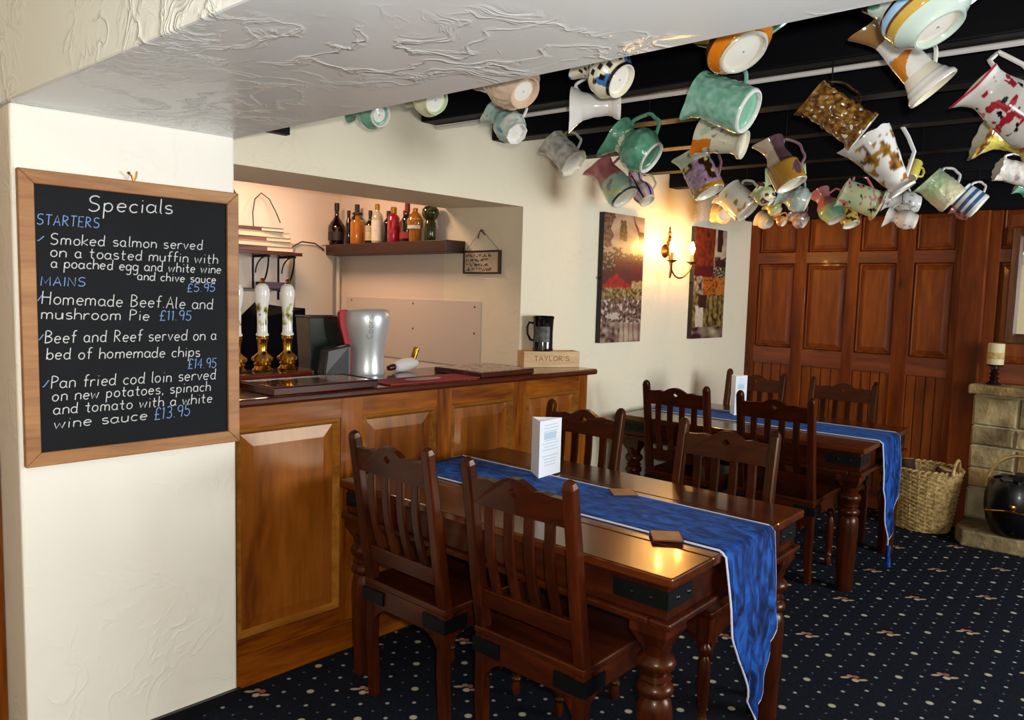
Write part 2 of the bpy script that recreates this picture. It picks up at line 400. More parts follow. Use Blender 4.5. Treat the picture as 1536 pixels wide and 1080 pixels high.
# white conduit clipped under the second joist
cp = [(2.455+0.0, 0.28, 2.29)]
cp = [(2.43-0.118*(y-0.28), y, 2.268) for y in [0.29-0.45*i for i in range(11)]]
struct('trim_10', MB().tube(cp, 0.0095, 10), M_WHITE, smooth=True)

# ------------------------------------------------------------------ panelled far wall
XF = 5.744
struct('wall_far', MB().box(XF, 5.95, -4.7, 0.3, 0, 2.42), M_PINE)
pn = MB(); ra = MB(); pl = MB()
st = [(0.30, 0.225), (-0.072, -0.165), (-0.461, -0.542), (-0.80, -0.912), (-1.16, -1.21)]
st += [(-1.356, -1.42), (-1.76, -1.85), (-2.2, -2.29), (-2.7, -2.79), (-3.2, -3.29), (-3.7, -3.79), (-4.2, -4.29)]
T = 0.028
for a, b in st: ra.box(XF-T, XF, b, a, 0.12, 2.12)
rl = MB()
for z0, z1 in ((0.0, 0.14), (0.99, 1.121), (1.77, 1.856), (2.12, 2.3)):
    rl.box(XF-T+0.001, XF, -1.21, 0.3, z0, z1); rl.box(XF-T+0.001, XF, -4.6, -1.356, z0, z1)
for i in range(len(st)-1):
    a, b = st[i][1], st[i+1][0]
    if a-b < 0.1: continue
    for z0, z1 in ((1.121, 1.77), (1.856, 2.12)):
        if z1-z0 > 0.3 or True:
            # raised field with sloped edges
            def fld(q, s): return [(XF-q, b+s, z0+s), (XF-q, a-s, z0+s), (XF-q, a-s, z1-s), (XF-q, b+s, z1-s)]
            o1, o2, o3 = fld(0.004, 0.012), fld(0.004, 0.02), fld(0.016, 0.05)
            pn.add(o2+o3, [(0, 1, 5, 4), (1, 2, 6, 5), (2, 3, 7, 6), (3, 0, 4, 7), (4, 5, 6, 7)])
            for k in range(4):   # bolection bead round the panel
                A, B = Vector(o1[k]), Vector(o1[(k+1) % 4]); pl.tube([A, B], 0.010, 6)
    # tongue-and-groove boards below the middle rail
    nb = 4
    for k in range(nb):
        y0 = b+(a-b)*k/nb; y1 = b+(a-b)*(k+1)/nb
        pn.box(XF-0.012, XF, y0+0.004, y1-0.004, 0.14, 0.99)
WF = bpy.data.objects['wall_far']
obj('stile_boards', ra, M_PINE, WF, bevel=0.004); obj('rail_boards', rl, wood('red_pine_rail', '#4A1B07', '#803A0D', 'Y', 6, 0.45, 0.05, 9, knots=0.8), WF, bevel=0.004)
obj('panel_fields', pn, M_PINEP, WF); obj('panel_beads', pl, M_PINE, WF, smooth=True)
struct('trim_11', MB().box(XF-0.07, XF, -1.356, -1.21, 0, 2.2), M_PINE, bevel=0.008)
# ------------------------------------------------------------------ bar counter
bar = thing('bar_counter', 'honey oak panelled bar counter under the dark countertop', 'bar counter', (0, 0, 0))
X0, X1 = 1.24, 3.29
fr = MB()
fr.box(X0, X1, 0.03, 0.05, 0.0, 1.05)                                   # backing
pans = [(1.245, 1.700), (1.808, 2.203), (2.294, 2.700), (2.798, 3.215)]
ZB, ZT = 0.182, 0.970
edges = [1.19] + [v for ab in pans for v in ab] + [X1]
edges[1] = 1.262
obj('carcass', MB().box(X0, X1, 0.032, 0.298, 0.0, 1.052).box(X0, 3.05, 0.298, 0.48, 0.0, 1.052), M_BARW, bar)
sm = MB()
xs = [(X0, 1.262), (1.700, 1.808), (2.203, 2.294), (2.700, 2.798), (3.215, X1)]
for a, b in xs: sm.box(a, b, 0.0, 0.032, 0.0, 1.052)
obj('stile_frame', sm, M_BARW, bar, bevel=0.003)
obj('rail_frame', MB().box(X0, X1-0.001, 0.0005, 0.032, ZT, 1.052).box(X0, X1-0.001, 0.0005, 0.032, 0.12, ZB), M_BARWX, bar, bevel=0.003)
obj('plinth', MB().box(X0, X1+0.006, -0.014, 0.0, 0.0, 0.125), M_BARWX, bar, bevel=0.006)
for a, b in pans:
    if a < 1.25: a = 1.262
    pz = MB(); s = 0.07
    A = [(a, 0.026, ZB), (b, 0.026, ZB), (b, 0.026, ZT), (a, 0.026, ZT)]
    B = [(a+s, 0.014, ZB+s), (b-s, 0.014, ZB+s), (b-s, 0.014, ZT-s), (a+s, 0.014, ZT-s)]
    pz.add(A+B, [(0, 1, 5, 4), (1, 2, 6, 5), (2, 3, 7, 6), (3, 0, 4, 7), (4, 5, 6, 7), (3, 2, 1, 0)])
    po = obj('panel', pz, M_BARPAN, bar)
    mo = MB()
    def mitre(p0, p1, inn):   # sloping moulding strip from the frame edge down to the panel
        d0 = 0.026
        q0 = (p0[0]+inn[0]*d0*1.0, p0[1]); 
    w_ = 0.024
    out = [(a, ZB), (b, ZB), (b, ZT), (a, ZT)]; inn = [(a+w_, ZB+w_), (b-w_, ZB+w_), (b-w_, ZT-w_), (a+w_, ZT-w_)]
    mid = [(a+w_*0.4, ZB+w_*0.4), (b-w_*0.4, ZB+w_*0.4), (b-w_*0.4, ZT-w_*0.4), (a+w_*0.4, ZT-w_*0.4)]
    vs = [(x, 0.004, z) for x, z in out]+[(x, -0.010, z) for x, z in mid]+[(x, 0.022, z) for x, z in inn]
    fs = []
    for k in range(4):
        j = (k+1) % 4; fs += [(k, j, 4+j, 4+k), (4+k, 4+j, 8+j, 8+k)]
    mo.add(vs, fs)
    obj('moulding', mo, M_MOULD, po, fix=False)
# side return of the bar next to the picture wall is part of the carcass
ct = MB().prism([(1.24, -0.045), (3.325, -0.045), (3.325, 0.298), (3.05, 0.298), (3.05, 0.50), (1.24, 0.50)], 1.054, 1.085, lambda u, v, q: (u, v, q))
tag(obj('countertop', ct, M_TOPW, bevel=0.012, segs=3), 'dark polished wooden countertop running along the bar', 'countertop')
bc = thing('back_counter', 'low brown wooden back counter behind the beer pumps', 'counter', (1.65, 1.45, 0))
obj('cabinet', MB().box(-0.7, 0.7, -0.28, 0.28, 0, 0.97), M_BARW, bc); obj('worktop', MB().box(-0.72, 0.72, -0.3, 0.3, 0.97, 1.01), M_TOPW, bc, bevel=0.006)

# ------------------------------------------------------------------ stroke lettering
def circ(cx, cy, rx, ry, a0, a1, n=9): return [(cx+rx*cos(radians(a0+(a1-a0)*i/n)), cy+ry*sin(radians(a0+(a1-a0)*i/n))) for i in range(n+1)]
def G():
    g = {}
    bowl = circ(2.2, 2.5, 2.1, 2.5, 40, 330)
    g['a'] = (5, [bowl, [(4.2, 4.8), (4.1, 1), (5, 0.1)]])
    g['b'] = (4.8, [[(0.2, 9), (0.2, 0.2)], circ(2.2, 2.5, 2.1, 2.5, 160, -170)])
    g['c'] = (4.4, [circ(2.4, 2.5, 2.2, 2.5, 50, 310)])
    g['d'] = (5, [circ(2.2, 2.5, 2.1, 2.5, 40, 330), [(4.3, 9), (4.2, 1), (4.8, 0)]])
    g['e'] = (4.8, [[(0.4, 2.6), (4.3, 2.8)]+circ(2.3, 2.5, 2.1, 2.5, 10, 315)])
    g['f'] = (3.6, [circ(3, 7.4, 1.4, 1.6, 60, 180)+[(1.6, 0)], [(0.2, 5), (3.4, 5)]])
    g['g'] = (5, [bowl, [(4.2, 4.8), (4.2, -1.5)]+circ(2.3, -2, 1.9, 1.8, 0, -150)])
    g['h'] = (4.8, [[(0.3, 9), (0.3, 0)], circ(2.3, 2.8, 2, 2.2, 170, 0)+[(4.3, 0)]])
    g['i'] = (1.8, [[(0.8, 5), (0.8, 0)], [(0.8, 7.2), (0.9, 7.6)]])
    g['k'] = (4.4, [[(0.3, 9), (0.3, 0)], [(3.8, 5), (0.4, 2.4), (4.1, 0)]])
    g['l'] = (1.8, [[(0.6, 9), (0.6, 0.8), (1.4, 0)]])
    g['m'] = (7.4, [[(0.3, 5), (0.3, 0)], circ(2, 3, 1.6, 2, 170, 0)+[(3.6, 0)], circ(5.2, 3, 1.6, 2, 170, 0)+[(6.8, 0)]])
    g['n'] = (4.8, [[(0.3, 5), (0.3, 0)], circ(2.3, 2.8, 2, 2.2, 170, 0)+[(4.3, 0)]])
    g['o'] = (4.8, [circ(2.3, 2.5, 2.1, 2.5, 90, 450, 14)])
    g['p'] = (4.8, [[(0.3, 5), (0.3, -4)], circ(2.3, 2.5, 2, 2.5, 160, -170)])
    g['r'] = (3.6, [[(0.3, 5), (0.3, 0)], circ(2.1, 2.8, 1.8, 2.2, 170, 50)])
    g['s'] = (4.2, [circ(2.1, 3.8, 1.7, 1.2, 40, 270)+circ(2.1, 1.3, 1.8, 1.3, 90, -150)])
    g['t'] = (3.8, [[(1.6, 8), (1.6, 1), (2.4, 0), (3.2, 0.4)], [(0.1, 5), (3.3, 5)]])
    g['u'] = (4.8, [[(0.3, 5), (0.3, 2)]+circ(2.2, 1.8, 1.9, 1.8, 180, 360)+[(4.1, 5)], [(4.1, 5), (4.2, 0)]])
    g['v'] = (4.4, [[(0.2, 5), (2, 0), (4, 5)]])
    g['w'] = (6.4, [[(0.2, 5), (1.4, 0.1), (3, 4.2), (4.5, 0.1), (6, 5)]])
    g['y'] = (4.6, [[(0.2, 5), (2.2, 0.4)], [(4.2, 5), (1, -4)]])
    g['x'] = (4.4, [[(0.2, 5), (4, 0)], [(4, 5), (0.2, 0)]])
    g['S'] = (6, [circ(3.2, 6.8, 2.4, 2.2, 40, 270)+circ(2.8, 2.3, 2.5, 2.3, 90, -150)])
    g['T'] = (5.6, [[(0.2, 9), (5.2, 9)], [(2.7, 9), (2.7, 0)]])
    g['A'] = (6, [[(0.2, 0), (2.9, 9), (5.6, 0)], [(1.2, 3.2), (4.7, 3.2)]])
    g['R'] = (5.6, [[(0.5, 0), (0.5, 9)], circ(0.8, 6.7, 3.8, 2.3, 90, -90)+[(0.5, 4.4)], [(1.4, 4.4), (5.2, 0)]])
    g['E'] = (5, [[(4.6, 9), (0.4, 9), (0.4, 0), (4.6, 0)], [(0.4, 4.6), (3.8, 4.6)]])
    g['M'] = (7, [[(0.3, 0), (0.6, 9), (3.3, 2.4), (6.1, 9), (6.5, 0)]])
    g['I'] = (2, [[(0.9, 9), (0.9, 0)]])
    g['N'] = (6, [[(0.4, 0), (0.4, 9), (5.3, 0), (5.3, 9)]])
    g['H'] = (6, [[(0.4, 9), (0.4, 0)], [(5.2, 9), (5.2, 0)], [(0.4, 4.7), (5.2, 4.7)]])
    g['B'] = (5.4, [[(0.5, 0), (0.5, 9)], circ(0.8, 6.9, 3.4, 2.1, 90, -90)+circ(0.8, 2.4, 4, 2.4, 90, -90)+[(0.5, 0)]])
    g['P'] = (5.2, [[(0.5, 0), (0.5, 9)], circ(0.8, 6.7, 3.8, 2.3, 90, -90)+[(0.5, 4.4)]])
    g['C'] = (5.6, [circ(3.1, 4.5, 2.8, 4.5, 55, 305)])
    g['D'] = (5.8, [[(0.5, 0), (0.5, 9)], circ(0.6, 4.5, 4.6, 4.5, 90, -90)])
    g['F'] = (4.8, [[(4.6, 9), (0.4, 9), (0.4, 0)], [(0.4, 4.6), (3.8, 4.6)]])
    g['G'] = (6, [circ(3.1, 4.5, 2.8, 4.5, 55, 360)+[(3.4, 4.5)]])
    g['L'] = (4.8, [[(0.5, 9), (0.5, 0), (4.5, 0)]])
    g['O'] = (6.4, [circ(3.1, 4.5, 2.8, 4.5, 90, 450, 16)])
    g['Y'] = (5.6, [[(0.2, 9), (2.7, 4.4), (5.2, 9)], [(2.7, 4.4), (2.7, 0)]])
    g['W'] = (7.6, [[(0.2, 9), (1.9, 0), (3.8, 7), (5.6, 0), (7.2, 9)]])
    g['U'] = (5.8, [[(0.4, 9), (0.4, 3)]+circ(2.8, 2.6, 2.4, 2.6, 180, 360)+[(5.2, 9)]])
    g['K'] = (5.4, [[(0.4, 9), (0.4, 0)], [(5, 9), (0.5, 4), (5.2, 0)]])
    g["'"] = (1.6, [[(0.8, 9), (0.6, 7)]]); g['.'] = (1.6, [[(0.6, 0.2), (0.8, 0.5)]]); g[','] = (1.6, [[(0.9, 0.5), (0.5, -1.2)]]); g['/'] = (4, [[(0, 1), (0.9, 0), (3.6, 4)]])
    g[' '] = (3, []); g['&'] = (5, [[(4.6, 0), (1.2, 6.5)]+circ(2.1, 7.4, 1.1, 1.5, 200, -30)+[(0.8, 3)]+circ(2.1, 1.8, 1.8, 1.8, 150, 330)+[(4.6, 3.4)]])
    g['£'] = (5.2, [circ(3.1, 6.8, 1.7, 2.2, 20, 180)+[(1.4, 1), (0.4, 0), (4.8, 0)], [(0.3, 4), (3.6, 4)]])
    g['1'] = (2.4, [[(0.3, 7.6), (1.4, 9), (1.4, 0)]]); g['3'] = (4.8, [circ(2.1, 6.8, 2, 2.2, 140, -90)+circ(2.1, 2.3, 2.3, 2.3, 90, -140)])
    g['4'] = (5, [[(3.4, 0), (3.4, 9), (0.2, 3), (4.7, 3)]]); g['5'] = (4.8, [[(4.3, 9), (0.9, 9), (0.6, 5.2)]+circ(2.2, 2.8, 2.3, 2.8, 120, -150)])
    g['9'] = (4.8, [circ(2.3, 6.6, 2, 2.4, 0, 360, 12)+[(4.2, 4), (3.6, 0)]])
    return g
GL = G()
def strokes(text, track=1.2):
    x = 0; out = []
    for ch in text:
        w_, st_ = GL[ch]
        for s_ in st_: out.append([(x+a, b) for a, b in s_])
        x += w_+track
    return out, x-track
def write(mb, text, fn, width, height, r, jitter=0.0, rng=None, n=5):
    """stroke text, fn(u,v) maps metres on the surface to a point"""
    ss, tw = strokes(text)
    for s_ in ss:
        if jitter and rng:
            dx, dy = rng.uniform(-jitter, jitter), rng.uniform(-jitter, jitter); s_ = [(a+dx, b+dy) for a, b in s_]
        pts = [fn(a/tw*width, b/9*height) for a, b in s_]
        if len(pts) >= 2: mb.tube(pts, r, n)
    return mb

# ------------------------------------------------------------------ chalkboard
cb = thing('chalkboard', 'wood-framed chalkboard of specials hung on the cream pier', 'chalkboard', (0.905, -0.05, 0.95))
def W2(x, y, z): return Vector((x-0.905, y+0.05, z-0.95))
bx0, bx1, bz0, bz1, fw_ = 0.588, 1.236, 0.945, 1.800, 0.040
fm = MB()
o_ = [(bx0, bz0), (bx1, bz0), (bx1, bz1), (bx0, bz1)]; i_ = [(bx0+fw_, bz0+fw_), (bx1-fw_, bz0+fw_), (bx1-fw_, bz1-fw_), (bx0+fw_, bz1-fw_)]
for k in range(4):
    j = (k+1) % 4; q = [o_[k], o_[j], i_[j], i_[k]]
    fm.prism(q, -0.052, -0.078, lambda u, v, dd: W2(u, dd, v))
M_FRAME = wood('pale_oak_frame', '#8A5A32', '#B98552', 'X', 9, 0.5, 0.0, 8)
obj('frame', fm, M_FRAME, cb, bevel=0.003)
obj('slate', MB().hexa([W2(x, y, z) for z in (bz0+0.03, bz1-0.03) for y in (-0.068, -0.053) for x in (bx0+0.03, bx1-0.03)]), plain('slate_black', '#0A0D13', 0.7, noise_amt=0.35, nscale=9, spec=0.25), cb)
CHALKW = plain('white_chalk', '#D9DCE0', 0.9); CHALKB = plain('blue_chalk', '#7FA2DC', 0.9)
rng = random.Random(4)
CHALK=[
  ('Specials',0.767,1.697,1.017,1.711,0.0460,'w'),
  ('STARTERS',0.632,1.646,0.799,1.649,0.0300,'b'),
  ('/',0.632,1.599,0.651,1.604,0.0230,'b'),
  ('Smoked salmon served',0.665,1.592,1.114,1.603,0.0320,'w'),
  ('on a toasted muffin with',0.666,1.556,1.165,1.559,0.0320,'w'),
  ('a poached egg and white wine',0.666,1.525,1.176,1.526,0.0300,'w'),
  ('and chive sauce',0.905,1.497,1.158,1.493,0.0270,'w'),
  ('£5.95',1.059,1.462,1.154,1.466,0.0260,'b'),
  ('MAINS',0.639,1.472,0.758,1.473,0.0260,'b'),
  ('/',0.627,1.426,0.642,1.435,0.0220,'b'),
  ('Homemade Beef.Ale and',0.640,1.419,1.147,1.405,0.0370,'w'),
  ('mushroom Pie',0.637,1.376,0.940,1.369,0.0330,'w'),
  ('£11.95',0.970,1.370,1.072,1.369,0.0310,'b'),
  ('/',0.628,1.313,0.643,1.321,0.0230,'b'),
  ('Beef and Reef served on a',0.645,1.306,1.158,1.302,0.0360,'w'),
  ('bed of homemade chips',0.649,1.257,1.101,1.248,0.0340,'w'),
  ('£14.95',1.060,1.209,1.156,1.208,0.0320,'b'),
  ('/',0.637,1.176,0.655,1.188,0.0230,'b'),
  ('Pan fried cod loin served',0.657,1.172,1.155,1.168,0.0360,'w'),
  ('on new potatoes, spinach',0.661,1.134,1.137,1.130,0.0330,'w'),
  ('and tomato with a white',0.663,1.094,1.141,1.089,0.0330,'w'),
  ('wine sauce',0.662,1.051,0.930,1.052,0.0320,'w'),
  ('£13.95',0.949,1.049,1.064,1.051,0.0380,'b'),
]

for t, ax, az, bx, bz, h, c in CHALK:
    L = bx-ax; sl = (bz-az)/L
    r_ = 0.0021 if h > 0.04 else 0.0016
    tw_ = write(MB(), t, lambda a, b: W2(ax+a+b*0.10, -0.0688, az+sl*a+b), L, h, r_, 0.22, rng)
    tx = obj('chalk_writing', tw_, CHALKW if c == 'w' else CHALKB, cb, fix=False)
    tx['label'] = ('white chalk ' if c == 'w' else 'blue chalk ') + ('tick' if t == '/' else 'price' if t[0] == '£' else 'line of handwriting')
hk = MB().tube([W2(0.898, -0.07, 1.80), W2(0.893, -0.072, 1.815), W2(0.884, -0.072, 1.822)], 0.003, 6).tube([W2(0.898, -0.07, 1.80), W2(0.905, -0.072, 1.812), W2(0.908, -0.072, 1.83)], 0.003, 6)
hk.lathe([(0.004, -0.003), (0.006, 0), (0.004, 0.003)], 10, Matrix.Translation(W2(0.884, -0.072, 1.823)))
obj('hanging_clip', hk, M_BRASS, cb, smooth=True)

# ------------------------------------------------------------------ dining chairs (local +x is the way the sitter faces)
def lean(z): return -0.20 - (0.09*(z-0.45)/0.55 if z > 0.45 else 0.0)
def build_chair():
    t = thing('dining_chair', 'chair', 'chair')
    for s in (-1, 1):
        pth = [(lean(0.45)+0.012, s*0.19, 0), (lean(0.45), s*0.19, 0.22), (lean(0.45), s*0.19, 0.45), (lean(0.62)-0.002, s*0.19, 0.62), (lean(0.80), s*0.19, 0.80), (lean(0.975), s*0.19, 0.975), (lean(0.99)-0.001, s*0.19, 0.99), (lean(1.0)-0.002, s*0.19, 1.0)]
        obj('rear_leg', MB().bar(pth, [0.032, 0.036, 0.040, 0.040, 0.036, 0.034, 0.028, 0.012], [0.036, 0.038, 0.040, 0.040, 0.038, 0.038, 0.030, 0.014]), M_DW, t, bevel=0.006)
    for s in (-1, 1):
        pr = [(0.012, 0), (0.016, 0.01), (0.018, 0.03), (0.013, 0.05), (0.020, 0.065), (0.013, 0.08), (0.017, 0.10), (0.022, 0.2), (0.021, 0.27), (0.014, 0.285), (0.024, 0.305), (0.024, 0.315), (0.014, 0.33), (0.018, 0.345)]
        lg = MB().lathe(pr, 16, Matrix.Translation((0.185, s*0.175, 0))).box(0.162, 0.208, s*0.175-0.023, s*0.175+0.023, 0.34, 0.43)
        obj('front_leg', lg, M_DW, t, smooth=True)
    obj('seat', MB().box(-0.222, 0.225, -0.212, 0.212, 0.430, 0.455), M_DWY, t, bevel=0.006)
    ap = MB()
    ap.box(-0.215, -0.190, -0.172, 0.172, 0.355, 0.43).box(0.17, 0.195, -0.155, 0.155, 0.355, 0.43)
    for s in (-1, 1): ap.box(-0.18, 0.165, s*0.188-0.011, s*0.188+0.011, 0.355, 0.43)
    apo = obj('apron', ap, M_DWY, t, bevel=0.003)
    for s in (-1, 1):      # black iron straps wrapped round the rear corners
        st_ = MB().box(-0.2235, -0.2155, s*0.2155-(0.11 if s > 0 else 0), s*0.2155+(0 if s > 0 else 0.11), 0.372, 0.418)
        st_.box(-0.2155, -0.12, s*0.2125-0.003, s*0.2125+0.003, 0.372, 0.418)
        obj('corner_strap', st_, M_IRON, apo)
    def brk(br, fn):
        pts = [(0, 0.356), (0, 0.27)]+[(0.105-0.10*cos(a), 0.355-0.085+0.085*sin(a)) for a in [i*pi/16 for i in range(1, 8)]]+[(0.105, 0.356)]
        br.prism(pts, -0.010, 0.010, fn)
    for s in (-1, 1):
        br = MB()
        brk(br, lambda u, v, d_: (-0.200+d_, s*(0.180-u), v)); brk(br, lambda u, v, d_: (-0.200+u, s*0.188+d_, v)); obj('bracket', br, M_DW, t)
        br = MB()
        brk(br, lambda u, v, d_: (0.185+d_, s*(0.175-u), v)); brk(br, lambda u, v, d_: (0.183-u, s*0.188+d_, v)); obj('bracket', br, M_DW, t)
    def cr(u, v, d_): return (lean(v)+d_-(0.006*(1-(u/0.17)**2)), u, v)
    top = lambda y: 0.943+0.028*max(0, cos(y/0.07*pi/2))*(abs(y) < 0.07)+0.006*exp(-((abs(y)-0.10)/0.02)**2)
    c_ = MB()
    for s in (-1, 1):
        ys = [0.171, 0.15, 0.13, 0.115, 0.10, 0.085, 0.07, 0.062, 0.05, 0.035, 0.018, 0]
        pts = [(s*0.171, 0.862), (0, 0.862), (0, 0.912), (s*0.019, 0.927), (0, 0.942)]+[(s*y, top(y)) for y in reversed(ys)]
        if s < 0: pts = pts[::-1]
        c_.prism(pts, -0.013, 0.013, cr)
    obj('crest_rail', c_, M_DWY, t)
    lr = MB()
    lr.hexa([(lean(z)+a, y, z) for z in (0.525, 0.585) for y in (-0.171, 0.171) for a in (-0.012, 0.012)])
    obj('lower_rail', lr, M_DWY, t, bevel=0.003)
    for y in (-0.114, -0.038, 0.038, 0.114):
        pth = [(lean(z)-0.016*sin(pi*(z-0.58)/0.29), y, z) for z in [0.582+0.0285*i for i in range(11)]]
        obj('slat', MB().bar(pth, 0.013, 0.034), M_DW, t, bevel=0.003)
    return t
ch0 = build_chair(); index_children()
CHAIRS = [
 (1.795, -0.565, 0.03, 'dark slatted chair on the camera side of the front table, closest to the bar front', 'chairs at the front table'),
 (1.815, -1.12, 0.045, 'dark slatted chair nearest the camera, its back hiding part of the front table', 'chairs at the front table'),
 (2.405, -0.475, pi+0.05, 'dark slatted chair across the front table, behind the white menu card', 'chairs at the front table'),
 (2.425, -1.17, pi+0.05, 'dark slatted chair across the front table, facing the draped runner end', 'chairs at the front table'),
 (4.055, -0.245, 0.07, 'dark slatted chair at the rear table, beside the cream picture wall', 'chairs at the rear table'),
 (4.080, -0.83, 0.06, 'dark slatted chair at the rear table, nearer the open carpet than its neighbour', 'chairs at the rear table'),
 (4.625, -0.215, pi+0.06, 'dark slatted chair against the wood panelling, right behind the rear menu card', 'chairs at the rear table'),
 (4.635, -0.80, pi+0.06, 'dark slatted chair against the wood panelling, behind the blue runner of the rear table', 'chairs at the rear table'),
]
for i, (x, y, a, lb, g) in enumerate(CHAIRS):
    c = ch0 if i == 0 else dup(ch0)
    c.location = (x, y, 0); c.rotation_euler = (0, 0, a); tag(c, lb, 'chair', g)

# ------------------------------------------------------------------ tables
TW, TL = 0.926, 1.43
LEGP = [(0.040, 0.0), (0.042, 0.01), (0.042, 0.03), (0.044, 0.10), (0.050, 0.30), (0.050, 0.36), (0.044, 0.385), (0.036, 0.395), (0.050, 0.408), (0.052, 0.418), (0.046, 0.430), (0.036, 0.438), (0.046, 0.448), (0.034, 0.458),
        (0.038, 0.466), (0.052, 0.480), (0.055, 0.492), (0.050, 0.505), (0.036, 0.516), (0.040, 0.53), (0.045, 0.55)]
def build_table():
    t = thing('dining_table', 'table', 'table')
    hw, hl = TW/2, TL/2
    tp = MB(); n = 4
    for k in range(n):
        a = -hw+TW*k/n; tp.box(a+0.0006, a+TW/n-0.0006, -hl, hl, 0.732, 0.760)
    obj('tabletop', tp, M_TT, t, bevel=0.005)
    f = MB(); i = 0.022
    f.box(-hw+i, hw-i, -hl+i, -hl+i+0.03, 0.635, 0.732).box(-hw+i, hw-i, hl-i-0.03, hl-i, 0.635, 0.732)
    f.box(-hw+i, -hw+i+0.03, -hl+i+0.03, hl-i-0.03, 0.635, 0.732).box(hw-i-0.03, hw-i, -hl+i+0.03, hl-i-0.03, 0.635, 0.732)
    fo = obj('frieze', f, M_DWY, t, bevel=0.002)
    m = MB(); o = 0.004
    m.box(-hw+o, hw-o, -hl+o, -hl+0.07, 0.612, 0.635).box(-hw+o, hw-o, hl-0.07, hl-o, 0.612, 0.635)
    m.box(-hw+o, -hw+0.07, -hl+0.07, hl-0.07, 0.612, 0.635).box(hw-0.07, hw-o, -hl+0.07, hl-0.07, 0.612, 0.635)
    obj('lower_moulding', m, M_DWY, t, bevel=0.007)
    for sx in (-1, 1):
        for sy in (-1, 1):
            s = MB(); cx, cy = sx*(hw-i), sy*(hl-i)
            def strap(p0, p1, nrm):   # shaped iron strap with a curled end
                pass
            a0, a1 = sorted((cx-sx*0.13, cx+sx*0.002)); b0, b1 = sorted((cy, cy+sy*0.0025)); s.box(a0, a1, b0, b1, 0.662, 0.712)
            a0, a1 = sorted((cx, cx+sx*0.0025)); b0, b1 = sorted((cy-sy*0.17, cy+sy*0.002)); s.box(a0, a1, b0, b1, 0.662, 0.712)
            for q in (0.05, 0.11):     # studs
                s.lathe([(0.008, 0), (0.006, 0.004), (0.002, 0.006)], 8, Matrix.Translation((cx-sx*q, cy+sy*0.0025, 0.687)) @ Matrix.Rotation(pi/2*sy*-1, 4, 'X'))
                s.lathe([(0.008, 0), (0.006, 0.004), (0.002, 0.006)], 8, Matrix.Translation((cx+sx*0.0025, cy-sy*q, 0.687)) @ Matrix.Rotation(pi/2*sx, 4, 'Y'))
            obj('corner_strap', s, M_IRON, fo)
            lx, ly = sx*(hw-0.07), sy*(hl-0.075)
            l = MB().lathe(LEGP, 24, Matrix.Translation((lx, ly, 0)))
            h0, h1 = 0.036, 0.056
            l.hexa([(lx-h0, ly-h0, 0.545), (lx+h0, ly-h0, 0.545), (lx-h0, ly+h0, 0.545), (lx+h0, ly+h0, 0.545), (lx-h1, ly-h1, 0.585), (lx+h1, ly-h1, 0.585), (lx-h1, ly+h1, 0.585), (lx+h1, ly+h1, 0.585)])
            l.box(lx-h1, lx+h1, ly-h1, ly+h1, 0.585, 0.613)
            obj('leg', l, M_DW, t, smooth=True)
    return t
tb0 = build_table(); index_children()
def place_table(t, cx, cy, yaw, lb):
    ex = Vector((cos(yaw), sin(yaw), 0)); ey = Vector((-sin(yaw), cos(yaw), 0))
    t.location = Vector((cx, cy, 0))+ex*TW/2+ey*TL/2; t.rotation_euler = (0, 0, yaw); tag(t, lb, 'table', 'dining tables')
tb1 = dup(tb0)
T1 = (1.671, -1.563, 0.0448); T2 = (3.91, -1.272, 0.062)
place_table(tb0, *T1, 'dark polished dining table in front, its far end against the bar')
place_table(tb1, *T2, 'dark polished dining table at the rear, nearest the panelled wall')

def velvet():
    m, nt, b = mat_new('crushed_blue_velvet')
    tc = N(nt, 'ShaderNodeTexCoord'); nz = N(nt, 'ShaderNodeTexNoise'); nz.inputs['Scale'].default_value = 9; nz.inputs['Detail'].default_value = 5; nz.inputs['Distortion'].default_value = 2.5
    mp = N(nt, 'ShaderNodeMapping'); mp.inputs['Scale'].default_value = (1.6, 0.8, 0.8)
    nt.links.new(tc.outputs['Object'], mp.inputs['Vector']); nt.links.new(mp.outputs[0], nz.inputs['Vector'])
    r = ramp(nt, [(0.36, L4('#071233')), (0.5, L4('#10347A')), (0.66, L4('#1E57A8'))], nz.outputs['Fac']); nt.links.new(r.outputs[0], b.inputs['Base Color'])
    b.inputs['Specular IOR Level'].default_value = 0.12; b.inputs['Roughness'].default_value = 0.7; b.inputs['Sheen Weight'].default_value = 0.2; b.inputs['Sheen Tint'].default_value = L4('#4E86DA')
    bp = N(nt, 'ShaderNodeBump'); bp.inputs['Strength'].default_value = 0.5; bp.inputs['Distance'].default_value = 0.006
    nt.links.new(nz.outputs['Fac'], bp.inputs['Height']); nt.links.new(bp.outputs[0], b.inputs['Normal'])
    return m
M_VEL = velvet(); M_HEM = plain('white_piping', '#C9CCE0', 0.7)
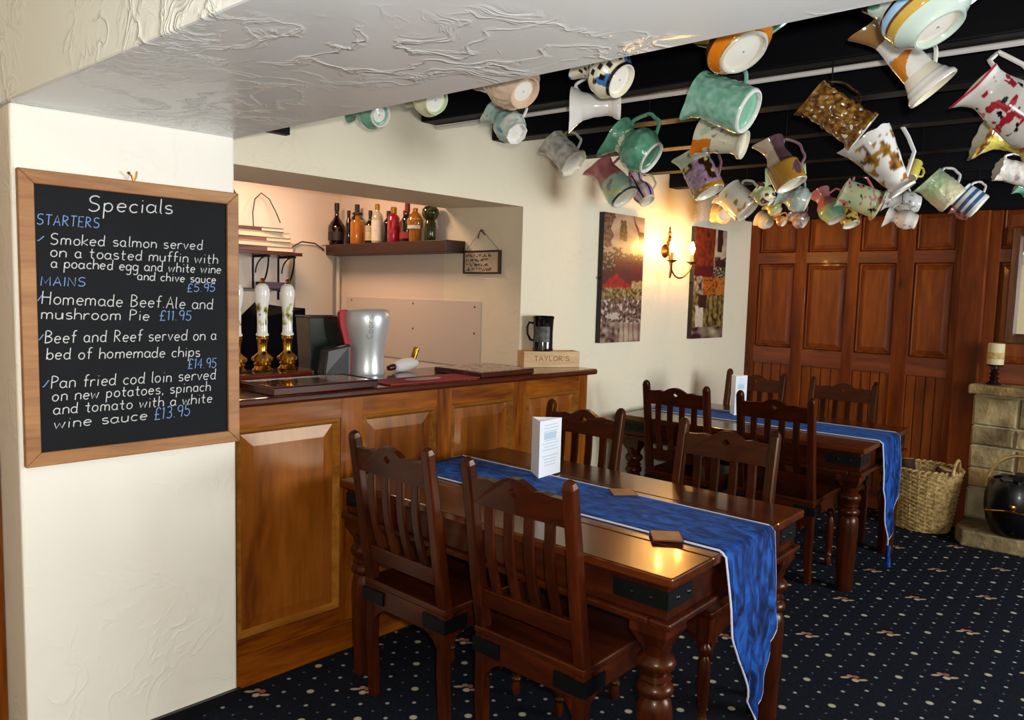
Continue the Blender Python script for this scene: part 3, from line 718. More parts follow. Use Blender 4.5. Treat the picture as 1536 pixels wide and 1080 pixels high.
def runner(t, lb, seed, w=0.345, x_off=0.0):
    rn = thing('table_runner', lb, 'table runner', t.location+Vector((0, 0, 0)), t.rotation_euler.z, 'blue table runners')
    hl = TL/2; rg = random.Random(seed)
    rows = []          # (y, z, half-width, wave)
    for k in range(24): rows.append((hl-0.03-(2*hl-0.04)*k/23, 0.7625, w/2, 0.0))
    for k in range(1, 6): 
        a = pi/2*k/6; rows.append((-hl+0.01-0.014*sin(a), 0.7505+0.012*cos(a), w/2, 0.0))
    ze, zt = 0.50, 0.17
    n = 26
    for k in range(n+1):
        z = 0.750-(0.750-zt)*k/n
        hwid = w/2 if z > ze else w/2*max(0.02, (z-zt)/(ze-zt))
        rows.append((-hl-0.010-0.012*min(1, (0.75-z)/0.15), z, hwid, min(1, (0.75-z)/0.35)))
    nu = 16; P = []
    for (y, z, h, wv) in rows:
        row = []
        for i in range(nu+1):
            f = -1+2*i/nu; x = f*h
            dy = 0.014*wv*sin(f*h*38+1.2+seed)+0.008*wv*sin(f*h*71+z*9)
            sx = 0.035*wv*wv*(1 if seed == 1 else -0.6)
            row.append(Vector((x_off+x*(1-0.12*wv)+sx, y-abs(dy)*0.9-0.004*wv, z)))
        P.append(row)
    m = MB(); vs = [p for r in P for p in r]; W = nu+1
    m.add(vs, [(j*W+i, j*W+i+1, (j+1)*W+i+1, (j+1)*W+i) for j in range(len(P)-1) for i in range(nu)])
    o = obj('cloth', m, M_VEL, rn, smooth='all', fix=False)
    so = o.modifiers.new('thick', 'SOLIDIFY'); so.thickness = 0.003; so.offset = 1
    o.data.flip_normals()
    up_ = Vector((0, 0, 0.002))
    left = [r[0]+up_*(1 if i < 24 else 0) for i, r in enumerate(P)]; right = [r[-1]+up_*(1 if i < 24 else 0) for i, r in enumerate(P)]
    obj('hem', MB().tube(left+right[::-1], 0.0034, 6), M_HEM, rn, smooth=True)
    tip = P[-1][nu//2]
    ts = MB().lathe([(0.003, -0.125), (0.016, -0.12), (0.012, -0.05), (0.010, -0.03), (0.014, -0.02), (0.011, -0.005), (0.003, 0.0)], 14, Matrix.Translation(tip+Vector((0, -0.006, 0.004))))
    obj('tassel', ts, M_VEL, rn, smooth=True)
    return rn
runner(tb0, 'blue crushed velvet runner draped along the front table', 1)
runner(tb1, 'blue crushed velvet runner draped along the rear table', 2)

# ------------------------------------------------------------------ menu cards and coasters
M_CARD = plain('white_card', '#EEF2FA', 0.4); M_INK = plain('pale_blue_print', '#B9D0E4', 0.6); M_CARDB = plain('dark_blue_card', '#3E4C66', 0.5)
def menu_card(x, y, z, rz, w, h, lb):
    t = thing('menu_card', lb, 'menu card', (x, y, z), rz, 'standing menu cards')
    d = w*0.62; th = 0.0015
    A, B, C_ = (-w/2, 0), (w/2, 0), (0, d)
    m = MB()
    m.prism([A, B, (w/2-th*2, th), (-w/2+th*2, th)], 0, h, lambda u, v, q: (u, v, q))
    obj('front_face', m, M_CARD, t)
    s = MB(); s.prism([(-w/2, 0.0002), (-w/2+0.003, th), (0, d-0.003), (0, d)], 0, h, lambda u, v, q: (u, v, q)).prism([(w/2, 0.0002), (0, d), (0, d-0.003), (w/2-0.003, th)], 0, h, lambda u, v, q: (u, v, q))
    obj('side_face', s, M_CARD, t)
    pr = MB(); rg = random.Random(int(x*100))
    for k in range(14):
        zz = h*(0.92-0.055*k); ww = w*rg.uniform(0.22, 0.36)
        if k in (4, 9): continue
        pr.box(-ww, ww, -0.0008, -0.0002, zz-0.0035, zz)
    pr.box(-w*0.3, w*0.25, -0.0007, -0.0002, h*0.66, h*0.78)
    obj('printed_lines', pr, M_INK, t)
menu_card(2.265, -0.625, 0.7655, radians(6), 0.15, 0.225, 'white folded menu card standing on the front table runner')
menu_card(4.40, -0.35, 0.7655, radians(-8), 0.12, 0.245, 'white folded menu card standing on the rear table runner')
M_COAST = plain('brown_card_coaster', '#966546', 0.5, noise_amt=0.2); M_COASTE = plain('coaster_edge', '#4A2A1C', 0.7)
def coaster(x, y, z, rz, lb, sz=0.093, tx=0, ty=0):
    t = thing('coaster', lb, 'coaster', (x, y, z), rz, 'brown coasters')
    t.rotation_euler = (tx, ty, rz)
    h = sz/2
    obj('mat', MB().box(-h, h, -h, h, 0, 0.0045), M_COASTE, t, bevel=0.0015); obj('printed_top', MB().box(-h+0.003, h-0.003, -h+0.003, h-0.003, 0.0045, 0.0053), M_COAST, t)
coaster(1.943, -1.372, 0.7672, radians(40), 'brown coaster half on the edge of the runner, nearest the draped end')
coaster(2.262, -0.985, 0.7672, radians(48), 'brown coaster on the far edge of the front runner, beyond the menu card')
# ------------------------------------------------------------------ things on the bar
M_PORC = painted('painted_porcelain', 0.12, 0.4)
pb = MB(); prf = []
out = []
for i in range(25):
    a = i/24; out.append((1.30+0.50*a, 0.30+0.055*sin(a*pi)*0.6))
poly = [(1.26, 0.50), (1.26, 0.335)]+[(1.28+0.50*i/20, 0.335-0.03*sin(pi*i/20)) for i in range(21)]+[(1.80, 0.36), (1.81, 0.50)]
pb.prism(poly, 1.0855, 1.128, lambda u, v, q: (u, v, q))
tag(obj('pump_plinth', pb, wood('red_mahogany', '#3A0E06', '#6E2410', 'X', 6, 0.15, 0.6, 8), bevel=0.008, segs=3), 'curved reddish wooden plinth under the beer pumps', 'plinth')
def pump(x, y, lb):
    t = thing('beer_pump', lb, 'beer pump', (x, y, 1.128), 0, 'brass and porcelain beer pumps')
    br = [(0.040, 0), (0.042, 0.006), (0.034, 0.014), (0.030, 0.022), (0.036, 0.030), (0.030, 0.036), (0.044, 0.046), (0.045, 0.056), (0.030, 0.068), (0.020, 0.078), (0.017, 0.086), (0.019, 0.11), (0.022, 0.13), (0.025, 0.134), (0.025, 0.142), (0.019, 0.146), (0.019, 0.150)]
    obj('brass_base', MB().lathe(br, 28), M_BRASS, t, smooth=True)
    hp = [(0.026, 0.150), (0.027, 0.156), (0.022, 0.164), (0.021, 0.20), (0.022, 0.24), (0.024, 0.27), (0.029, 0.30), (0.031, 0.325), (0.030, 0.345), (0.024, 0.362), (0.014, 0.370), (0.006, 0.372)]
    pts = []
    for i in range(len(hp)-1):
        for k in range(4): f = k/4; pts.append((hp[i][0]*(1-f)+hp[i+1][0]*f, hp[i][1]*(1-f)+hp[i+1][1]*f))
    pts.append(hp[-1])
    mb = MB().lathe(pts, 36); rg = Vector((x*7, y*3, 0))
    for i, v in enumerate(mb.v):
        c = (0.82, 0.80, 0.74); q = noise.noise(v*38+rg); q2 = noise.noise(v*60-rg)
        if 0.195 < v.z < 0.285:
            if q > 0.02: c = (0.42, 0.45, 0.12)
            if q > 0.25: c = (0.25, 0.22, 0.06)
            if q2 > 0.34: c = (0.10, 0.04, 0.02)
        mb.c[i] = c
    obj('porcelain_handle', mb, M_PORC, t, smooth=True, color=True)
    obj('finial', MB().lathe([(0.006, 0.368), (0.011, 0.373), (0.007, 0.378), (0.010, 0.386), (0.006, 0.394), (0.002, 0.396)], 16), M_BRASS, t, smooth=True)
pump(1.588, 0.425, 'porcelain and brass beer pump with hunting scene, nearest the chalkboard')
pump(1.706, 0.425, 'porcelain and brass beer pump with hunting scene, nearest the dark tub')
pump(1.470, 0.425, 'porcelain and brass beer pump mostly hidden behind the chalkboard pier')

# lager font: pint-glass shape in brushed silver with red spine and black rear box
ft = thing('beer_font', 'silver pint-glass shaped lager font with red stripe on the bar', 'beer tap', (2.105, 0.40, 1.085), radians(-12))
prof = [(0.083, 0.0), (0.086, 0.01), (0.082, 0.03), (0.080, 0.07), (0.083, 0.12), (0.093, 0.17), (0.104, 0.22), (0.108, 0.26), (0.106, 0.295), (0.098, 0.306), (0.085, 0.309)]
def rad(z):
    for (ra_, za), (rb_, zb) in zip(prof, prof[1:]):
        if za <= z <= zb: return ra_+(rb_-ra_)*(z-za)/(zb-za)
    return 0.09
SIL = plain('brushed_silver', '#CBD0D2', 0.33, 0.55)
obj('silver_body', MB().lathe(prof, 48), SIL, ft, smooth=True)
zs = [0.012+0.292*i/24 for i in range(25)]
th_ = radians(168); ux = Vector((cos(th_), sin(th_), 0)); uy = Vector((-sin(th_), cos(th_), 0))
rs = MB()
ol = [(rad(z)-0.02, z) for z in zs]+[(rad(z)+0.014+0.014*(z/0.3), z) for z in reversed(zs)]
rs.prism(ol, -0.028, 0.034, lambda u, v, q: ux*u+uy*q+Vector((0, 0, v)))
obj('red_spine', rs, plain('red_enamel', '#A8102C', 0.3, coat=0.4), ft, bevel=0.004)
lt = MB()
def onfont(a, b): z = 0.175+a; th = radians(262)-b/0.106; R = rad(z)+0.0006; return Vector((R*cos(th), R*sin(th), z))
write(lt, 'Coors', lambda a, b: onfont(a, b), 0.105, 0.030, 0.0011)
obj('lettering', lt, plain('grey_lettering', '#5E6468', 0.5), ft, fix=False)
rb = MB().hexa([(-0.225, -0.03, 0), (-0.10, -0.06, 0), (-0.225, 0.06, 0), (-0.10, 0.06, 0), (-0.205, -0.02, 0.125), (-0.10, -0.06, 0.15), (-0.205, 0.06, 0.125), (-0.10, 0.06, 0.15)])
CHAR = plain('charcoal_plastic', '#232225', 0.4)
obj('rear_housing', rb, CHAR, ft, bevel=0.012)

def tubmat():
    m, nt, b = mat_new('smoky_green_plastic'); b.inputs['Base Color'].default_value = L4('#1F2A26'); b.inputs['Roughness'].default_value = 0.12; b.inputs['Coat Weight'].default_value = 0.4
    return m
tb_ = MB()
def ring(z, s): 
    return [(-0.088*s, -0.085*s, z), (0.10*s, -0.085*s, z), (0.10*s, 0.075*s, z), (-0.088*s, 0.075*s, z)]
vs = ring(0, 0.84)+ring(0.305, 1.0)+ring(0.305, 0.95)+ring(0.012, 0.80)
tb_.add(vs, [(3, 2, 1, 0), (0, 1, 5, 4), (1, 2, 6, 5), (2, 3, 7, 6), (3, 0, 4, 7), (4, 5, 9, 8), (5, 6, 10, 9), (6, 7, 11, 10), (7, 4, 8, 11), (8, 9, 13, 12), (9, 10, 14, 13), (10, 11, 15, 14), (11, 8, 12, 15), (12, 13, 14, 15)])
tu = thing('plastic_tub', 'dark smoky green plastic tub on the bar behind the lager font', 'tub', (1.975, 0.60, 1.0455), radians(-8))
obj('tub_body', tb_, tubmat(), tu, bevel=0.006, fix=False)
rm = MB(); a_, b_ = ring(0.305, 1.03), ring(0.305, 0.98)
rm.tube([Vector(p) for p in ring(0.305, 1.0)], 0.005, 8, closed=True)
obj('rim', rm, CHAR, tu)
# shelf under the counter on the server's side, carrying the tub
tag(obj('service_ledge', MB().box(1.30, 3.05, 0.485, 0.80, 1.015, 1.045), M_TOPW, bevel=0.004), 'narrow brown ledge behind the countertop under the dark tub', 'ledge')

# bottle wrapped in a white cloth
wb = thing('wrapped_bottle', 'gold-necked bottle wrapped in a white cloth, lying on the bar', 'bottle', (2.335, 0.40, 1.0855), radians(12))
rotm = Matrix.Translation((0, 0, 0.034)) @ Matrix.Rotation(radians(-4), 4, 'Y') @ Matrix.Rotation(pi/2, 4, 'Y')
cl = MB().lathe([(0.012, -0.085), (0.026, -0.075), (0.031, -0.04), (0.033, 0.0), (0.030, 0.05), (0.022, 0.08), (0.013, 0.088)], 20, rotm)
for i, v in enumerate(cl.v): cl.v[i] = v+Vector((0, 0, 1))*0.004*noise.noise(v*60)
obj('cloth_wrap', cl, plain('white_napkin', '#D8D2CC', 0.8), wb, smooth=True)
obj('dark_end', MB().lathe([(0.010, -0.125), (0.014, -0.12), (0.016, -0.08)], 16, rotm), plain('dark_red_foil', '#3A0E0A', 0.35), wb, smooth=True)
g2 = Matrix.Translation((0.055, 0.0, 0.045)) @ Matrix.Rotation(radians(28), 4, 'Y')
obj('gold_neck', MB().lathe([(0.014, 0), (0.015, 0.03), (0.014, 0.062), (0.016, 0.066), (0.015, 0.075), (0.004, 0.077)], 18, g2), plain('gold_foil', '#B98A2E', 0.3, 1.0), wb, smooth=True)

# dark wooden menu tray, red towel and tiled board along the counter front
ty = thing('counter_tray', 'long dark wooden tray with pictured top on the counter, below the pumps', 'tray', (1.39, -0.032, 1.0856), radians(1))
tr = MB().box(0, 0.475, 0, 0.25, 0, 0.030)
obj('board', tr, M_TOPW, ty, bevel=0.004)
def pic(x, y, seed):
    n = noise.noise(Vector((x*26, y*26, seed))); n2 = noise.noise(Vector((x*60, y*60, seed+9)))
    if x > 0.30 and n2 > -0.1: return (0.55, 0.50, 0.46)
    if n > 0.1: return (0.22, 0.09, 0.04)
    if n < -0.22: return (0.30, 0.22, 0.14)
    return (0.09, 0.03, 0.015)
gp = MB().grid(lambda a, b: (0.015+0.445*a, 0.015+0.22*b, 0.0306), 60, 30, lambda a, b: pic(a*0.46, b*0.24, 3))
obj('picture_panel', gp, painted('glossy_print', 0.08, 0.6), ty, color=True, fix=False)
ed = MB()
for y in (0, 0.243): ed.box(0, 0.475, y, y+0.007, 0.030, 0.034)
for x in (0, 0.468): ed.box(x, x+0.007, 0.007, 0.243, 0.030, 0.034)
obj('raised_edge', ed, M_TOPW, ty, bevel=0.0015)
tw = thing('bar_towel', 'red bar towel with white oval lying flat on the counter', 'bar towel', (1.93, 0.0, 1.0856), 0)
obj('towel', MB().box(0, 0.52, -0.02, 0.16, 0, 0.006), plain('red_towel', '#8E1620', 0.7, noise_amt=0.15, nscale=60), tw, bevel=0.002)
ov = MB().prism([(0.25+0.10*cos(a*pi/16), 0.07+0.04*sin(a*pi/16)) for a in range(32)], 0.0061, 0.0068, lambda u, v, q: (u, v, q))
obj('white_oval', ov, plain('white_print', '#C9A9A4', 0.7), tw)
tl = thing('tiled_board', 'wood-edged board of small picture tiles on the counter, beside the stamped wooden box', 'board', (2.40, 0.0, 1.0856), radians(2))
tl.location = (2.455, -0.03, 1.0856)
obj('wood_base', MB().box(0, 0.375, 0, 0.335, 0, 0.026), M_TOPW, tl, bevel=0.004)
def tile(a, b):
    i, j = int(a*4), int(b*4); fa, fb = a*4-i, b*4-j
    if min(fa, fb) < 0.07 or max(fa, fb) > 0.93: return (0.35, 0.26, 0.2)
    q = noise.noise(Vector((a*19, b*19, 2.2)))
    return (0.14, 0.13, 0.12) if q > 0.24 else ((0.45, 0.32, 0.24) if q > 0.0 else (0.62, 0.52, 0.44))
obj('tiles', MB().grid(lambda a, b: (0.012+0.351*a, 0.012+0.311*b, 0.0264), 56, 56, tile), painted('tile_print', 0.25), tl, color=True, fix=False)

# stamped pale wooden box with the black tankard on top
BA = atan2(0.064-0.22, 3.286-2.98)
bx = thing('wooden_box', 'pale wooden box with stamped name at the end of the counter', 'box', ((2.985+3.284)/2+0.04, 0.19, 1.0856), BA)
M_PALE = wood('pale_boxwood', '#B98E5E', '#DDB98A', 'X', 8, 0.6, 0, 10)
b = MB(); L_, D_, H_ = 0.165, 0.055, 0.088
b.box(-L_, L_, -D_, -D_+0.009, 0, H_).box(-L_, L_, D_-0.009, D_, 0, H_).box(-L_, -L_+0.009, -D_+0.009, D_-0.009, 0, H_).box(L_-0.009, L_, -D_+0.009, D_-0.009, 0, H_).box(-L_+0.009, L_-0.009, -D_+0.009, D_-0.009, 0, 0.008)
obj('box_body', b, M_PALE, bx, bevel=0.0015)
obj('lid', MB().box(-L_+0.010, L_-0.010, -D_+0.010, D_-0.010, 0.076, 0.084), M_PALE, bx)
lm = MB(); write(lm, "TAYLOR'S", lambda a, b_: Vector((-0.105+a, -D_-0.0004, 0.036+b_)), 0.21, 0.026, 0.0016)
obj('stamped_name', lm, plain('brown_stamp', '#7A4E34', 0.7), bx, fix=False)
mg = thing('tankard', 'black tankard with a grey label standing on the pale wooden box', 'tankard', (3.135, 0.20, 1.0856+0.0888), radians(-50))
MBLK = plain('black_glaze', '#0A0B0D', 0.1, coat=0.5)
obj('cup', MB().lathe([(0.054, 0), (0.058, 0.006), (0.055, 0.02), (0.054, 0.10), (0.057, 0.17), (0.062, 0.188), (0.059, 0.192), (0.054, 0.186), (0.050, 0.10), (0.048, 0.02), (0.01, 0.018)], 36), MBLK, mg, smooth=True)
obj('handle', MB().tube([(-0.053*1, 0, 0.15), (-0.078, 0, 0.155), (-0.088, 0, 0.13), (-0.086, 0, 0.09), (-0.07, 0, 0.06), (-0.052, 0, 0.055)], 0.0065, 8), MBLK, mg, smooth=True)
lb = MB(); vs = []
for j in range(2):
    for k in range(13):
        a = radians(-135+85*k/12); vs.append((0.0575*cos(a), 0.0575*sin(a), 0.05+0.085*j))
lb.add(vs, [(k, k+1, 14+k, 13+k) for k in range(12)])
obj('label', lb, plain('grey_label', '#4A4C4A', 0.5, noise_amt=0.6, nscale=45), mg, fix=False)

# ------------------------------------------------------------------ alcove: bottle shelf, sign, wall sheet, bookshelf
tag(obj('bottle_shelf', MB().box(2.895, 3.0525, 0.757, 2.06, 1.712, 1.783), wood('dark_oak_shelf', '#220C06', '#442012', 'Y', 6, 0.45, 0.05, 9), bevel=0.004), 'thick dark wooden shelf of spirit bottles on the alcove wall', 'shelf')
def glass(name, c, rough=0.05): return plain(name, c, rough, coat=0.6)
GD = glass('dark_brown_glass', '#1A0805'); GG = glass('green_glass', '#12200E'); GK = glass('black_glass', '#0B0A0A'); GR = glass('red_drink', '#A01830'); GA = glass('amber_spirit', '#A86414'); GC = glass('clear_glass', '#B9AFA0'); GO = glass('olive_glass', '#2F3512')
def bottle(y, x, prof, gm, lb, cap=None, lab=None, sy=1.0, sx=1.0, cork=None):
    t = thing('spirit_bottle', lb, 'bottle', (x, y, 1.7835), 0, 'spirit bottles on the alcove shelf')
    sc = Matrix.Diagonal((sx, sy, 1, 1))
    obj('glass_body', MB().lathe(prof, 28, sc), gm, t, smooth=True)
    if cap:
        r_, z0, z1, cm = cap; obj('cap', MB().lathe([(r_, z0), (r_, z1-0.003), (r_*0.8, z1)], 20), cm, t, smooth=True)
    for L in (lab or []):
        z0, z1, cm, R = L; vs = []; k0 = 14
        for j in range(2):
            for k in range(k0+1):
                a = radians(120+150*k/k0); vs.append(((R+0.0012)*cos(a)*sx, (R+0.0012)*sin(a)*sy, z0+(z1-z0)*j))
        obj('label', MB().add(vs, [(k, k+1, k0+2+k, k0+1+k) for k in range(k0)]), cm, t, fix=False)
def std(R, H, rn=0.014, sh=0.62): return [(R*0.9, 0), (R, 0.006), (R, H*sh), (R*0.9, H*(sh+0.06)), (rn*1.15, H*(sh+0.16)), (rn, H*(sh+0.2)), (rn, H), (rn*0.7, H+0.002)]
LBW = plain('white_label', '#D8CFC4', 0.6, noise_amt=0.1, nscale=60); LBR = plain('red_label', '#9A2028', 0.5); LBC = plain('cream_label', '#B8A384', 0.6, noise_amt=0.25, nscale=50); LBK = plain('dark_label', '#241510', 0.5, noise_amt=0.4); CAPR = plain('red_foil', '#7A1410', 0.35); CAPK = plain('dark_cork', '#2A1410', 0.5); CAPG = plain('gold_cap', '#A88438', 0.3, 0.8)
bottle(1.975, 2.965, [(0.048, 0), (0.054, 0.01), (0.060, 0.11), (0.058, 0.13), (0.03, 0.17), (0.017, 0.19), (0.014, 0.22), (0.016, 0.28), (0.012, 0.285)], GD, 'squat dark brown bottle at the far left end of the bottle shelf', (0.017, 0.235, 0.287, CAPK), [(0.03, 0.09, LBK, 0.058)])
bottle(1.862, 2.985, std(0.020, 0.225, 0.011), GD, 'slim brown bottle beside the squat dark one', (0.012, 0.205, 0.232, CAPK))
bottle(1.785, 3.00, std(0.042, 0.265), GK, 'tall black wine bottle behind the golden square decanter', (0.0165, 0.21, 0.27, CAPK))
bottle(1.70, 2.945, [(0.048, 0), (0.05, 0.006), (0.05, 0.135), (0.046, 0.15), (0.018, 0.162), (0.016, 0.19), (0.012, 0.192)], GA, 'golden square bottle with a wide dark stopper', (0.034, 0.192, 0.207, CAPK), None, sy=0.85)
bottle(1.585, 2.965, std(0.034, 0.21, 0.012, 0.55), GG, 'green bottle with cream label left of the tall white-labelled one', (0.013, 0.185, 0.215, CAPK), [(0.02, 0.078, LBC, 0.034), (0.08, 0.115, LBC, 0.034)])
bottle(1.495, 2.955, std(0.037, 0.245, 0.014, 0.66), GC, 'tall clear bottle with a large white label', (0.016, 0.215, 0.25, CAPG), [(0.015, 0.145, LBW, 0.037)])
bottle(1.415, 2.985, std(0.036, 0.20, 0.013), GK, 'black bottle between the white label and the pink drink', (0.014, 0.175, 0.205, CAPK))
bottle(1.33, 2.96, [(0.036, 0), (0.038, 0.006), (0.038, 0.155), (0.03, 0.17), (0.014, 0.182), (0.014, 0.2), (0.01, 0.202)], GR, 'bright pink-red bottle with a gold cap', (0.02, 0.182, 0.222, CAPG), [(0.055, 0.08, LBR, 0.038)])
bottle(1.252, 2.99, std(0.034, 0.195, 0.013), glass('deep_red_glass', '#5A0E16'), 'dark red bottle just right of the pink drink', (0.014, 0.17, 0.20, CAPR), [(0.02, 0.06, LBR, 0.034)])
bottle(1.185, 2.955, std(0.036, 0.235, 0.014, 0.55), GG, 'green wine bottle with a red foil neck', (0.0165, 0.185, 0.238, CAPR), [(0.02, 0.06, LBR, 0.036)])
bottle(1.095, 2.945, [(0.036, 0), (0.038, 0.006), (0.038, 0.07), (0.05, 0.10), (0.05, 0.13), (0.03, 0.165), (0.014, 0.18), (0.014, 0.195), (0.01, 0.196)], GA, 'amber bottle with a round white label near the right end', (0.015, 0.18, 0.2, CAPG), [(0.075, 0.135, LBW, 0.047)])
bottle(1.00, 2.985, [(0.03, 0), (0.033, 0.006), (0.033, 0.11), (0.026, 0.125), (0.04, 0.14), (0.052, 0.165), (0.05, 0.19), (0.035, 0.208), (0.01, 0.21)], GO, 'olive green bottle with a bulbous round top, rightmost on the shelf', None, None)

sg = thing('hanging_sign', 'small wood-framed motto sign hanging by string in the alcove', 'sign', (3.0525, 0.604, 1.592), 0)
fr = MB(); y0, y1, z1, f_ = -0.15, 0.15, 0.134, 0.011
fr.box(-0.022, 0, y0, y1, 0, f_).box(-0.022, 0, y0, y1, z1-f_, z1).box(-0.022, 0, y0, y0+f_, f_, z1-f_).box(-0.022, 0, y1-f_, y1, f_, z1-f_)
obj('frame', fr, plain('dark_brown_frame', '#3A1C0E', 0.45), sg, bevel=0.002)
obj('face', MB().box(-0.016, -0.001, y0+f_, y1-f_, f_, z1-f_), plain('parchment', '#CFBA9C', 0.7, noise_amt=0.15, nscale=30), sg)
wl = MB()
rg = random.Random(8)
for k, words in enumerate(((4, 1, 3, 3, 2), (2, 2, 3, 5), (1, 2, 6, 3), (3, 2, 1, 8))):     # worn, unreadable hand lettering
    zz = 0.097-0.0265*k; yy = 0.126
    for n_ in words:
        for q in range(n_):
            h_ = rg.uniform(0.013, 0.017); w_ = 0.0132
            pts = [(0.1, rg.random()), (rg.uniform(0.2, 0.5), rg.choice((0, 1))), (rg.uniform(0.4, 0.7), rg.choice((0, 1))), (0.85, rg.random())]
            wl.tube([Vector((-0.0168, yy-w_*p_[0], zz+h_*p_[1])) for p_ in pts], 0.0019, 5); yy -= w_
        yy -= 0.009
obj('lettering', wl, plain('brown_ink', '#4E3A2C', 0.7), sg, fix=False)
sn = MB().tube([(-0.012, 0.138, z1), (-0.012, 0.005, 0.25)], 0.0015, 5).tube([(-0.012, -0.138, z1), (-0.012, 0.005, 0.25)], 0.0015, 5)
obj('string', sn, plain('grey_string', '#7E7468', 0.8), sg)
obj('hook', MB().tube([(0, 0.005, 0.248), (-0.018, 0.005, 0.252), (-0.02, 0.02, 0.23), (-0.02, 0.026, 0.20)], 0.004, 6).tube([(-0.018, 0.004, 0.252), (-0.02, -0.012, 0.238), (-0.02, -0.028, 0.222)], 0.005, 6), plain('dull_metal_hook', '#6E5A50', 0.5, 0.3), sg, smooth=True)

ws = thing('wall_sheet', 'plain pale wall sheet fixed with screws inside the alcove', 'panel', (3.0525, 0.61, 1.045), 0)
obj('sheet', MB().box(-0.006, 0, 0, 1.36, 0, 0.387), plain('pale_laminate', '#D9CBBE', 0.45), ws, bevel=0.0015)
for yy, zz in ((0.05, 0.355), (0.05, 0.20), (0.62, 0.36), (0.62, 0.2), (1.3, 0.365)):
    obj('screw', MB().lathe([(0.007, 0), (0.006, 0.003), (0.002, 0.004)], 10, Matrix.Translation((-0.006, yy, zz)) @ Matrix.Rotation(-pi/2, 4, 'Y')), plain('screw_steel', '#8A847C', 0.4, 0.8), ws, smooth=True)
tag(obj('service_pipe', MB().tube([(3.02, 2.045, 0.3), (3.02, 2.045, 1.70)], 0.018, 12).tube([(2.97, 2.055, 0.3), (2.97, 2.055, 1.70)], 0.012, 12), plain('pale_pipe', '#D8CCBE', 0.4), smooth=True), 'pair of pale painted pipes up the alcove corner', 'pipe')
bxm = MB().box(2.66, 2.95, 2.0, 2.0795, 0.9, 1.775)
struct('trim_12', bxm, plain('grey_boxing', '#C4B8A6', 0.55))
cbm = MB()
cbm.tube([(2.60, 1.99, 1.70), (2.64, 1.99, 1.755), (2.70, 1.985, 1.79), (2.80, 1.985, 1.785), (2.87, 1.99, 1.75), (2.88, 2.06, 1.70)], 0.005, 6)
tag(obj('cable', cbm, plain('dark_cable', '#3A342E', 0.5), smooth=True), 'thin dark cable running from the bookshelf to the bottle shelf', 'cable')
cb2 = MB().tube([(2.285, 2.06, 1.45)]+[(2.285, 2.06, z) for z in (1.6, 1.8, 2.0)]+[(2.28, 2.06, 2.06), (2.25, 2.06, 2.10), (2.20, 2.06, 2.11)], 0.007, 6)
tag(obj('cable', cb2, bpy.data.materials['dark_cable'], smooth=True), 'black cable rising up the alcove wall behind the books', 'cable')
cb3 = MB().tube([(2.355, 1.98, 1.86), (2.36, 2.0, 1.95), (2.39, 2.03, 2.04), (2.44, 2.04, 2.085), (2.49, 2.03, 2.05), (2.52, 2.0, 1.97), (2.535, 1.97, 1.90)], 0.004, 6)
tag(obj('cable', cb3, bpy.data.materials['dark_cable'], smooth=True), 'thin cable looping above the stacked books', 'cable')
bs_ = thing('bookshelf', 'small wall shelf with scrolled iron brackets left of the alcove bottles', 'shelf', (2.2, 2.08, 1.66))
obj('shelf_board', MB().box(-0.25, 0.42, -0.24, 0, 0.025, 0.047), M_TOPW, bs_, bevel=0.003)
for xx in (-0.02, 0.20, 0.38):
    k = MB().tube([(xx, -0.005, 0.02), (xx, -0.005, -0.26)], 0.007, 6).tube([(xx, -0.22, 0.018), (xx, -0.003, 0.018)], 0.007, 6)
    k.tube([(xx, -0.20*cos(a)-0.006, 0.016-0.22*(sin(a))) for a in [pi/2*i/10 for i in range(11)]], 0.006, 6)
    k.tube([(xx+0.09*sin(a)*(-1), -0.21, 0.02-0.11*(1-cos(a))) for a in [pi/2*i/8 for i in range(9)]], 0.005, 6)
    obj('bracket', k, M_IRON, bs_, smooth=True)
obj('lower_board', MB().box(-0.20, 0.36, -0.12, 0, -0.20, -0.185), M_IRON, bs_)
bk = [(0.030, '#5A3A2A', 'brown book at the bottom of the alcove stack', 0.46, 0.0), (0.030, '#B9A48A', 'cream book second from the bottom of the alcove stack', 0.40, 0.02), (0.026, '#7A4A3A', 'reddish book in the middle of the alcove stack', 0.42, 0.0),
      (0.034, '#C2AE8C', 'thick tan book second from the top of the alcove stack', 0.38, 0.015), (0.024, '#4A2418', 'dark maroon book on top of the alcove stack', 0.36, -0.02)]
zz = 1.7075
PAPER = plain('book_pages', '#D4C6A8', 0.8)
for h, c, lb, wd_, dx in bk:
    t = thing('book', lb, 'book', (2.33+dx, 1.955, zz), radians(dx*200), 'books lying flat in the alcove')
    cm = plain('book_cover', c, 0.5)
    cv = MB().box(-wd_/2, wd_/2, -0.11, 0.09, 0, 0.003).box(-wd_/2, wd_/2, -0.11, 0.09, h-0.003, h).box(-wd_/2, -wd_/2+0.003, -0.11, 0.09, 0.003, h-0.003)
    if lb.startswith(('brown', 'reddish', 'dark')): cv.box(-wd_/2+0.003, wd_/2*0.2, -0.11, -0.107, 0.003, h-0.003)
    obj('cover', cv, cm, t); obj('pages', MB().box(-wd_/2+0.004, wd_/2-0.005, -0.106, 0.086, 0.0031, h-0.0031), PAPER, t)
    zz += h+0.0004
